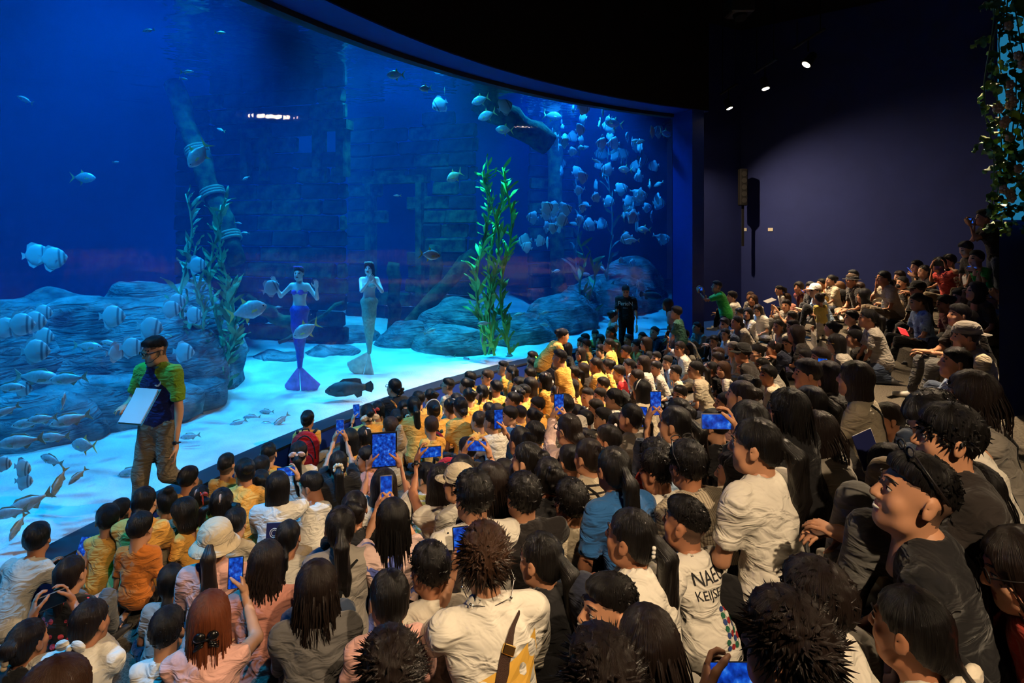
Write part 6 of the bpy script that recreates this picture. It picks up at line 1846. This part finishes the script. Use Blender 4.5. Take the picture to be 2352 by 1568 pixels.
TODD = person(dict(x=1409, y=711, age='t', hair='bun', sh='L', pose='s', arm='y', k=0, s=1.1, face=-70, hp=-4, lean=2, tr='W', sk=3, legs='skirt', ex=['flower'], label='toddler in pale pink held by the hands of the man in black tee'))

def skin_wet(): return mat('mermaid_skin', srgb(226, 216, 208), .45)
def mermaid(label, x, y, d, face, hands, tailc, finc, topc, hairc, fan, seed, hy=0):
    o0 = at(x, y, d); e = empty('mermaid', o0, math.radians(face)); tag(e, label, 'mermaid')
    h = .016; neck = Vector((0, .0, .46)); head = Vector((0, .02, .60)); s = .93
    F = Field((-.5, -.25, -.14), (.5, .35, .75), h)
    F.ell((0, 0, 0), (.145, .10, .12), 0); F.ell((0, 0, .16), (.105, .078, .15), .06); F.ell((0, 0, .31), (.132, .088, .13), .05); F.cap((-.12, 0, .40), (.12, 0, .40), .05, .05, .04); F.cap(neck - Vector((0, 0, .05)), neck + Vector((0, 0, .05)), .05, .047, .03)
    parts = []
    for sd, sx, tg in (('L', -1, hands[0]), ('R', 1, hands[1])):
        sh = Vector((sx * .145, 0, .395)); el, wr = ik(sh, Vector(tg), .25, .23, (sx * .6, -.2, -1))
        F.cap(sh, el, .040, .033, .03); F.cap(el, wr, .034, .022, .012)
        fd = (wr - el).normalized(); R = rot_to(fd + Vector((0, 0, .5)), Vector((0, -1, 0))); v, q = hand_template('flat', 1)
        if sd == 'R': v = v * np.array((-1, 1, 1), np.float32); q = q[:, ::-1]
        parts.append((v @ np.array(R).T + np.array(wr, np.float32), q))
    V, Q = F.mesh(); hv, hq, hm, st = head_template(1); HR = np.array(Euler((0, 0, math.radians(hy))).to_matrix())
    Vs = [V, hv * .97 @ HR.T + np.array(head, np.float32)]; Qs = [Q, hq + len(V)]; mi = [np.zeros(len(Q), int), hm]; nv = len(V) + len(hv)
    for v, q in parts: Vs.append(v); Qs.append(q + nv); nv += len(v); mi.append(np.zeros(len(q), int))
    link('body', mesh_np('body', np.concatenate(Vs), np.concatenate(Qs), [skin_wet(), LIP, EYE, STUB], np.concatenate(mi)), e)
    F = Field((-.22, -.2, -1.05), (.22, .2, .08), .018)
    F.chain([(0, 0, -.02), (0, .015, -.25), (0, .0, -.52), (0, -.02, -.76), (0, -.01, -.93)], [.145, .125, .088, .055, .040], .03); F.ell((0, 0, 0), (.158, .11, .09), .04)
    V, Q = F.mesh(); tm = mat('tail_%d' % seed, srgb(*tailc), .35, noise=.3, nscale=24, bump=.5, bscale=90, spec=.6); tl = link('tail', mesh_np('tail', V, Q, [tm]), e)
    fm = mat('fluke_%d' % seed, srgb(*finc), .35, noise=.35, nscale=10, spec=.5)
    for sx in (-1, 1):      # two lobes of the fluke with raised rays
        vs = []; fs = []; n = 9
        a0, a1 = fan[0 if sx < 0 else 1]
        for i in range(n):
            a = math.radians(a0 + (a1 - a0) * i / (n - 1)); L = .46 + .05 * math.sin(PI * i / (n - 1)); w = .012 * (1 if i % 2 else -1)
            for j, u in enumerate((0, .35, .7, 1.0)): vs.append((math.sin(a) * L * u, w * u - .05 * u * u, -.90 - math.cos(a) * L * u))
        for i in range(n - 1):
            for j in range(3): fs.append((i * 4 + j, i * 4 + j + 1, (i + 1) * 4 + j + 1, (i + 1) * 4 + j))
        m0 = len(vs); vs += [(p[0], p[1] - .008, p[2]) for p in vs]; fs += [tuple(m0 + k for k in f[::-1]) for f in fs]
        b = MB(); b.add(vs, fs); b.build('fluke_lobe', fm, tl, smooth=True)
    for sx in (-1, 1): b = MB(); b.ball((sx * .056, .068, .30), (.052, .04, .045), 12, 8); b.build('shell_top', mat('top_%d' % seed, srgb(*topc), .4), e, smooth=True)
    b = MB(); b.tube([(.135 * math.sin(t), .088 * math.cos(t), .285) for t in [2 * PI * k / 24 for k in range(25)]], .009, 6); b.build('top_strap', MATS['top_%d' % seed], e, smooth=True)
    v, q = hair_template('long' if seed == 2 else 'bun', 1); link('hair', mesh_np('hair', v, q), e, hair_mat(hairc), head, (0, 0, math.radians(hy)), .97)
    b = MB(); b.tube([(.078 * math.cos(t), .02 + .03 * math.sin(t), .098 + .02 * math.sin(t)) for t in [PI * k / 12 for k in range(13)]], .010, 6)
    for k in range(5): b.ball((.07 * math.cos(PI * (k + 1) / 6), .05, .115), .014, 7, 5)
    o = b.build('crown', mat('top_%d' % seed, srgb(*topc)), e, smooth=True); o.location = head
    e.scale = (.9,) * 3
    return e
mermaid('mermaid with purple tail and open hands among the rocks', 688, 712, 9.0, 172, ((-.34, .10, .38), (.36, .12, .42)), (70, 70, 190), (196, 130, 220), (120, 80, 200), 'k', ((-46, 0), (3, 40)), 1, 8)
mermaid('mermaid with pale green tail clapping her hands, dark long hair', 848, 692, 10.0, 185, ((-.13, .22, .36), (-.02, .24, .38)), (120, 190, 170), (206, 232, 214), (150, 196, 180), 'k', ((-10, 14), (15, 62)), 2, -8)

# ------------------------------------------------------------ phones and other things in hand
def screen_mat(seed, dark=False):
    key = 'screen_%d_%d' % (seed % 3, dark)
    if key in MATS: return MATS[key]
    m = mat(key, (0.005, .01, .03, 1), .15); nt = m.node_tree; p = nt.nodes['Principled BSDF']
    if dark: return m
    tc = nt.nodes.new('ShaderNodeTexCoord'); nz = nt.nodes.new('ShaderNodeTexNoise'); nz.inputs['Scale'].default_value = 26 + 9 * (seed % 3); nz.inputs['Detail'].default_value = 6
    nt.links.new(tc.outputs['Object'], nz.inputs['Vector']); cr = nt.nodes.new('ShaderNodeValToRGB'); nt.links.new(nz.outputs['Fac'], cr.inputs[0])
    e = cr.color_ramp.elements; e[0].position = .34; e[0].color = srgb(4, 26, 96); e[1].position = .80; e[1].color = srgb(150, 205, 255)
    for pos, c in ((.50, (14, 66, 190)), (.62, (30, 110, 232))): q = e.new(pos); q.color = srgb(*c)
    nt.links.new(cr.outputs[0], p.inputs['Emission Color']); p.inputs['Emission Strength'].default_value = .8
    return m
SHELL = mat('phone_shell', srgb(26, 26, 30), .3); SHELL2 = mat('phone_shell_silver', srgb(150, 148, 150), .3, metal=.6)
PHLAB = {}
def handset(loc, R, wd, ht, mode, label, cat='phone', seed=0, dark=False):
    big = mode[0] == 'T'; camera = mode[0] in 'cC'
    e = empty('tablet' if big else ('camera' if camera else 'phone'), loc); e.rotation_euler = R.to_euler()
    b = MB(); b.box((0, 0, -.004 if not camera else -.015), (wd, ht, .009 if not camera else .035), None, .0035); b.build('casing', SHELL if seed % 3 else SHELL2, e)
    b = MB(); g = .004 if not big else .011; b.box((0, 0, .0012 if not camera else .0032), (wd - 2 * g, ht - 2 * g, .0008)); b.build('screen', screen_mat(seed, dark), e)
    b = MB()
    if camera: b.tube([(0, 0, -.03), (0, 0, -.07)], .026, 14); b.build('lens', SHELL, e, smooth=True)
    else:
        for k in range(2): b.tube([(wd * .3, ht * .36 - .022 * k, -.0085), (wd * .3, ht * .36 - .022 * k, -.011)], .007, 10)
        b.build('camera_lens', SHELL2, e, smooth=True)
    tag(e, label, 'tablet' if big else ('camera' if camera else 'phone')); return e
def phones():
    for n, (loc, R, wd, ht, mode, sp) in enumerate(PHONES):
        who = sp['label'].split(' with ')[0] if len(sp['label'].split()) > 12 else sp['label']
        w = sp['label'].split(); k = 'tablet' if mode[0] == 'T' else ('camera' if mode[0] in 'cC' else ('sideways phone' if mode[0] in 'hH' else 'upright phone'))
        handset(loc, R, wd, ht, mode, ('%s held by %s' % (k, ' '.join(w)))[:200] if len(w) <= 12 else '%s held by %s' % (k, ' '.join(w[:12])), seed=n, dark=(sp['x'], sp['y']) in ((203, 1378), (1562, 782)))
for sp in parse(): person(sp)
phones()
# ------------------------------------------------------------ hall fittings
LENS = mat('lamp_lens', (1, .85, .62, 1), .3, emit=(1, .80, .52, 1), estr=60)
WARM = (1, .74, .46)
def pendant(loc, target, energy, label, spot=55, blend=.7, size=.05):
    loc = Vector(loc); e = empty('pendant_spotlight', loc); tag(e, label, 'lamp', 'pendant spotlights along the hall')
    b = MB(); b.box((0, 0, .36), (.05, 1.0, .035), None, .006); b.build('track_bar', BLACK, e)
    for s in (-1, 1):
        b = MB(); b.tube([(0, s * .38, .37), (0, s * .38, CEIL - loc.z)], .006, 6); b.build('suspension_wire', BLACK, e)
    b = MB(); b.tube([(0, 0, .35), (0, 0, .16)], .012, 6); b.build('stem', BLACK, e)
    d = (Vector(target) - loc).normalized(); b = MB(); b.tube([d * -.16, d * -.13, d * .03, d * .06], [.05, .065, .075, .08], 16); b.build('housing', BLACK, e, smooth=False)
    b = MB(); b.tube([d * .0605, d * .064], .062, 16); b.build('lens', LENS, e)
    lamp('spot_beam', 'SPOT', loc + d * .075, target, energy, WARM, size, spot, blend)
    return e
pendant((4.69, 15.4, 5.3), (7.0, 14.3, 2.2), 1500, 'farthest and dimmest hanging spotlight near the navy corner', 125, 1.0)
pendant((4.69, 13.2, 5.3), (6.1, 12.2, .9), 1900, 'second farthest hanging spotlight', 52)
pendant((4.69, 11.3, 5.3), (5.3, 10.2, .9), 2100, 'second nearest hanging spotlight', 64, .9)
pendant((4.69, 9.65, 5.3), (.85, 9.15, .2), 6200, 'nearest and brightest hanging spotlight', 42)
pendant((4.69, 6.4, 5.3), (2.2, 5.8, .7), 2600, 'hanging spotlight over the middle of the hall, out of view', 92, .9)
pendant((1.6, -1.2, 5.2), (.5, 1.9, 1.0), 950, 'hanging spotlight above the front of the hall, out of view', 66, .9)
pendant((.9, 1.2, 5.2), (-1.2, 3.6, .3), 420, 'hanging spotlight above the corner by the glass, out of view', 60, .9)

def plate_on_wall(x, y, label):
    n = Vector((WB2.y - WB1.y, -(WB2.x - WB1.x), 0)).normalized(); t = (WB2 - WB1).normalized()
    o = Vector((0, 0, HC)); r = at(x, y, 1) - o; k = (WB1 - o).dot(n) / r.dot(n); p = o + r * k + n * (.012 if n.dot(-r) > 0 else -.012)
    R = Matrix((t, -n, Vector((0, 0, 1)))).transposed(); e = empty('wall_socket', p); tag(e, label, 'socket')
    b = MB(); b.box((0, 0, 0), (.13, .02, .085), R, .004); b.build('cover_plate', mat('ivory_plastic', srgb(226, 216, 196), .5), e)
    b = MB()
    for s in (-1, 1): b.box(R @ Vector((s * .028, -.012 if n.dot(-r) < 0 else .012, 0)), (.02, .006, .035), R)
    b.build('socket_slot', FRAME, e)
plate_on_wall(1710, 527, 'small ivory wall socket nearer the dark speaker'); plate_on_wall(1770, 527, 'small ivory wall socket right of the other one')
p = at(1706, 430, 16.6); e = empty('wall_speaker', p - Vector((0, 0, .5))); tag(e, 'tall black column speaker on the navy wall', 'speaker')
b = MB(); b.box((0, 0, .5), (.20, .22, 1.0), None, .02); b.build('cabinet', BLACK, e)
for k in range(5): b = MB(); b.tube([(0, -.11, .14 + .18 * k), (0, -.122, .14 + .18 * k)], .07, 14); b.build('driver', mat('speaker_cone', srgb(34, 33, 32), .6), e)
b = MB(); b.box((0, .0, -.55), (.05, .06, 1.1)); b.build('bracket', BLACK, e)
p = at(1698, 22, 12.5); e = empty('projector', p); tag(e, 'dark projector box hanging under the ceiling', 'projector')
b = MB(); b.box((0, 0, .05), (.46, .5, .34), None, .03); b.build('casing', mat('projector_shell', srgb(52, 50, 46), .6), e)
b = MB(); b.tube([(0, -.05, -.12), (0, -.09, -.21)], [.15, .12], 16); b.build('lens_hood', BLACK, e)
b = MB(); b.tube([(0, 0, .2), (0, 0, CEIL - p.z)], .03, 8); b.build('mount', BLACK, e)

# vine curtain with flowers in front of a lit cyan panel on the pillar
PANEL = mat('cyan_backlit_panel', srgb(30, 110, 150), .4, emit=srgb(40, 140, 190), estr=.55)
p0 = at(2296, -40, 4.92); p1 = at(2420, 505, 4.92)
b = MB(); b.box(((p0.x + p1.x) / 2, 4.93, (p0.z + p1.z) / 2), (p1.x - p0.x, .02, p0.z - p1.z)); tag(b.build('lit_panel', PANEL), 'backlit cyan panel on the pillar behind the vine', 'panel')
e = empty('hanging_vine', at(2310, 520, 4.8)); o0 = e.location.copy(); tag(e, 'leafy green vine with pale flowers hanging down the pillar', 'vine')
VG = [mat('vine_leaf_%d' % k, srgb(*c), .55, noise=.4, nscale=30) for k, c in enumerate(((150, 190, 70), (96, 150, 80), (60, 110, 80)))]
lm = [leaf_mesh('leaf', .085, .062, .16, g) for g in VG]; rv = random.Random(11)
for k in range(7):
    x = 2272 + 17 * k; pts = [at(x + 12 * math.sin(j * .9 + k), -60 + j * (560 - rv.uniform(0, 90)) / 10, 4.74 + .02 * (k % 3)) - o0 for j in range(11)]
    b = MB(); b.tube(pts, .005, 5); b.build('tendril', VG[2], e, smooth=True)
for k in range(290):
    y = rv.uniform(-40, 525); x = rv.uniform(2258 + (18 if y > 330 else 0) + 8 * math.sin(y * .05), 2375)
    o = link('leaf', lm[rv.choice((0, 0, 1, 1, 2))], e, None, at(x, y, 4.70 + rv.uniform(0, .1)) - o0)
    o.rotation_euler = (rv.uniform(-.9, .9), rv.uniform(.4, 1.5), rv.uniform(0, 2 * PI)); q = rv.uniform(.75, 1.25); o.scale = (q, q, q)
fl = MB()
for k in range(5): a = 2 * PI * k / 5; fl.ball((.018 * math.cos(a), 0, .018 * math.sin(a)), (.016, .010, .016), 8, 5)
fl.ball((0, -.008, 0), .010, 8, 5); fme = fl.me('flower', [mat('flower_petal', srgb(206, 180, 160), .6)], True)
for k in range(16): o = link('flower', fme, e, None, at(rv.uniform(2290, 2350), rv.uniform(20, 480), 4.66) - o0); o.scale = (1.2,) * 3

# ------------------------------------------------------------ things held or lying about
def who(x, y): return next(i for i in PEOPLE if (i['sp']['x'], i['sp']['y']) == (x, y))
PAPER = mat('white_paper', srgb(232, 230, 224), .8); NAVYC = mat('navy_cover', srgb(24, 32, 84), .5)
def slab(name, label, cat, p, size, rot, m, extra_=None):
    e = empty(name, p); e.rotation_euler = rot; tag(e, label, cat); b = MB(); b.box((0, 0, 0), size, None, min(size) * .3); b.build('cover', m, e)
    th = size.index(min(size)); b = MB(); b.box(tuple(.003 if q != th else 0 for q in range(3)), tuple(v * (.5 if q == th else .97) for q, v in enumerate(size))); b.build('pages', PAPER, e)
    if extra_: extra_(e)
    return e
hd = HOST['root'] + HOST['Rz'] @ (HOST['J']['wrR'] + Vector((-.06, .10, .03))) + Vector((.19, -.03, .02))
e = empty('clipboard', hd); e.rotation_euler = (.85, .0, -.2); tag(e, 'sheaf of white papers on a clipboard held by the host', 'papers')
b = MB(); b.box((0, 0, 0), (.24, .32, .006), None, .002); b.build('board', mat('teal_board', srgb(60, 130, 140), .5), e)
for k in range(3):
    b = MB(); vs = []; fs = []
    for j in range(7): u = j / 6; vs += [(-.112 + .004 * k, -.15 + .30 * u, .006 + .003 * k + .05 * max(0, u - .75) ** 1.5 * 2), (.112 - .003 * k, -.15 + .30 * u, .006 + .003 * k + .05 * max(0, u - .75) ** 1.5 * 2)]
    for j in range(6): fs.append((2 * j, 2 * j + 1, 2 * j + 3, 2 * j + 2))
    b.add(vs, fs); b.build('sheet', PAPER, e, smooth=True)
def emblem(e):
    b = MB(); b.tube([(.028 * math.cos(t), -.0045, .012 + .028 * math.sin(t)) for t in [2 * PI * k / 20 for k in range(21)]], .0022, 5); b.tube([(.018 * math.cos(t), -.0045, .012 + .018 * math.sin(t)) for t in [2 * PI * k / 16 for k in range(17)]], .0018, 5); b.build('round_emblem', PAPER, e)
i = who(661, 1194); slab('booklet', 'navy booklet with a white round emblem', 'booklet', at(630, 1228, i['d'] + .12), (.105, .008, .15), (-.25, 0, .1), NAVYC, emblem)
i = who(1515, 1032); slab('booklet', 'blue booklet held beside the girl with pearl clips', 'booklet', at(1512, 1218, 3.05), (.07, .008, .10), (-.2, .15, .2), NAVYC)
i = who(2035, 1018); slab('booklet', 'dark blue brochure in front of the smooth bob child', 'booklet', at(1992, 1032, i['d'] + .1), (.12, .008, .17), (-.2, -.25, .3), NAVYC)
slab('notebook', 'bright open notebook on the writing girl\'s knees', 'notebook', at(2012, 690, 10.2), (.20, .26, .01), (-.5, .1, .6), PAPER)
slab('brochure', 'printed red and white card held by the dotted shirt girl', 'brochure', at(2075, 762, 6.6), (.16, .01, .09), (-.6, .25, .5), mat('red_card', srgb(186, 46, 60), .5))
i = who(1789, 654); slab('tablet', 'thin grey tablet carried by the standing toddler', 'tablet', at(1768, 690, i['d'] - .15), (.22, .15, .01), (.2, -.3, .2), SHELL2)
# loose items
p = at(2047, 889, 5.3); p.z = TZ * tier_of(tdelta(p)) + .012; b = MB()
b.tube([(-.16, .0, 0), (-.06, .02, .004), (.0, -.02, .012), (.06, .03, .01), (.03, -.03, .008), (-.02, .01, .016), (.10, -.01, .004), (.16, .01, 0)], [.006, .010, .012, .012, .012, .011, .009, .006], 6)
tag(b.build('fabric_strap', fabric((22, 21, 22)), smooth=True, loc=p), 'crumpled black strap lying on the lit carpet', 'strap')
i = who(1275, 785); b = MB(); q = at(1230, 818, i['d']); b.tube([(0, 0, 0), (.015, .0, -.05), (.035, 0, -.11)], [.012, .02, .014], 6); tag(b.build('ribbon', fabric((150, 210, 60)), smooth=True, loc=q), 'bright green ribbon in the teacher\'s hand', 'ribbon')
i = who(1515, 1032); b = MB(); b.ball((0, 0, 0), (.05, .04, .07), 12, 8); b.ball((.02, -.01, .075), (.03, .028, .03), 10, 6); tag(b.build('plush_toy', fabric((206, 78, 48)), smooth=True, loc=at(1478, 1108, i['d'] + .15)), 'small red plush beside the white polo boy', 'toy')
i = who(1058, 910); q = at(1032, 1040, 6.0); backpack(None, (206, 40, 48), (28, 26, 30), 'red backpack with black panels standing behind the wide yellow polo', .30, .40, .16, q, .3, max(0, TZ * tier_of(tdelta(q))))
q = at(1000, 985, 6.9); backpack(None, (196, 34, 40), (60, 70, 50), 'small red bag with a white patch among the yellow shirts', .2, .24, .12, q, .1, .12)
i = who(391, 1296); q = at(436, 1260, 4.0); backpack(None, (46, 30, 40), (24, 22, 26), 'dark plum backpack beside the tan bucket hat', .27, .36, .16, q, .2, .0)
i = who(899, 958); q = at(918, 1010, i['d'] - .12); F = Field((-.1, -.08, -.02), (.1, .08, .3), .012); F.ell((0, 0, .1), (.075, .055, .1), 0); F.ell((0, 0, .2), (.045, .035, .08), .03); wob(F, .004, 60, 1); V, Q = F.mesh()
tag(link('gauze_bag', mesh_np('gauze_bag', V, Q, [fabric((176, 150, 118))]), loc=q - Vector((0, 0, .12))), 'beige gauze drawstring bag on the khaki boy\'s back', 'bag')
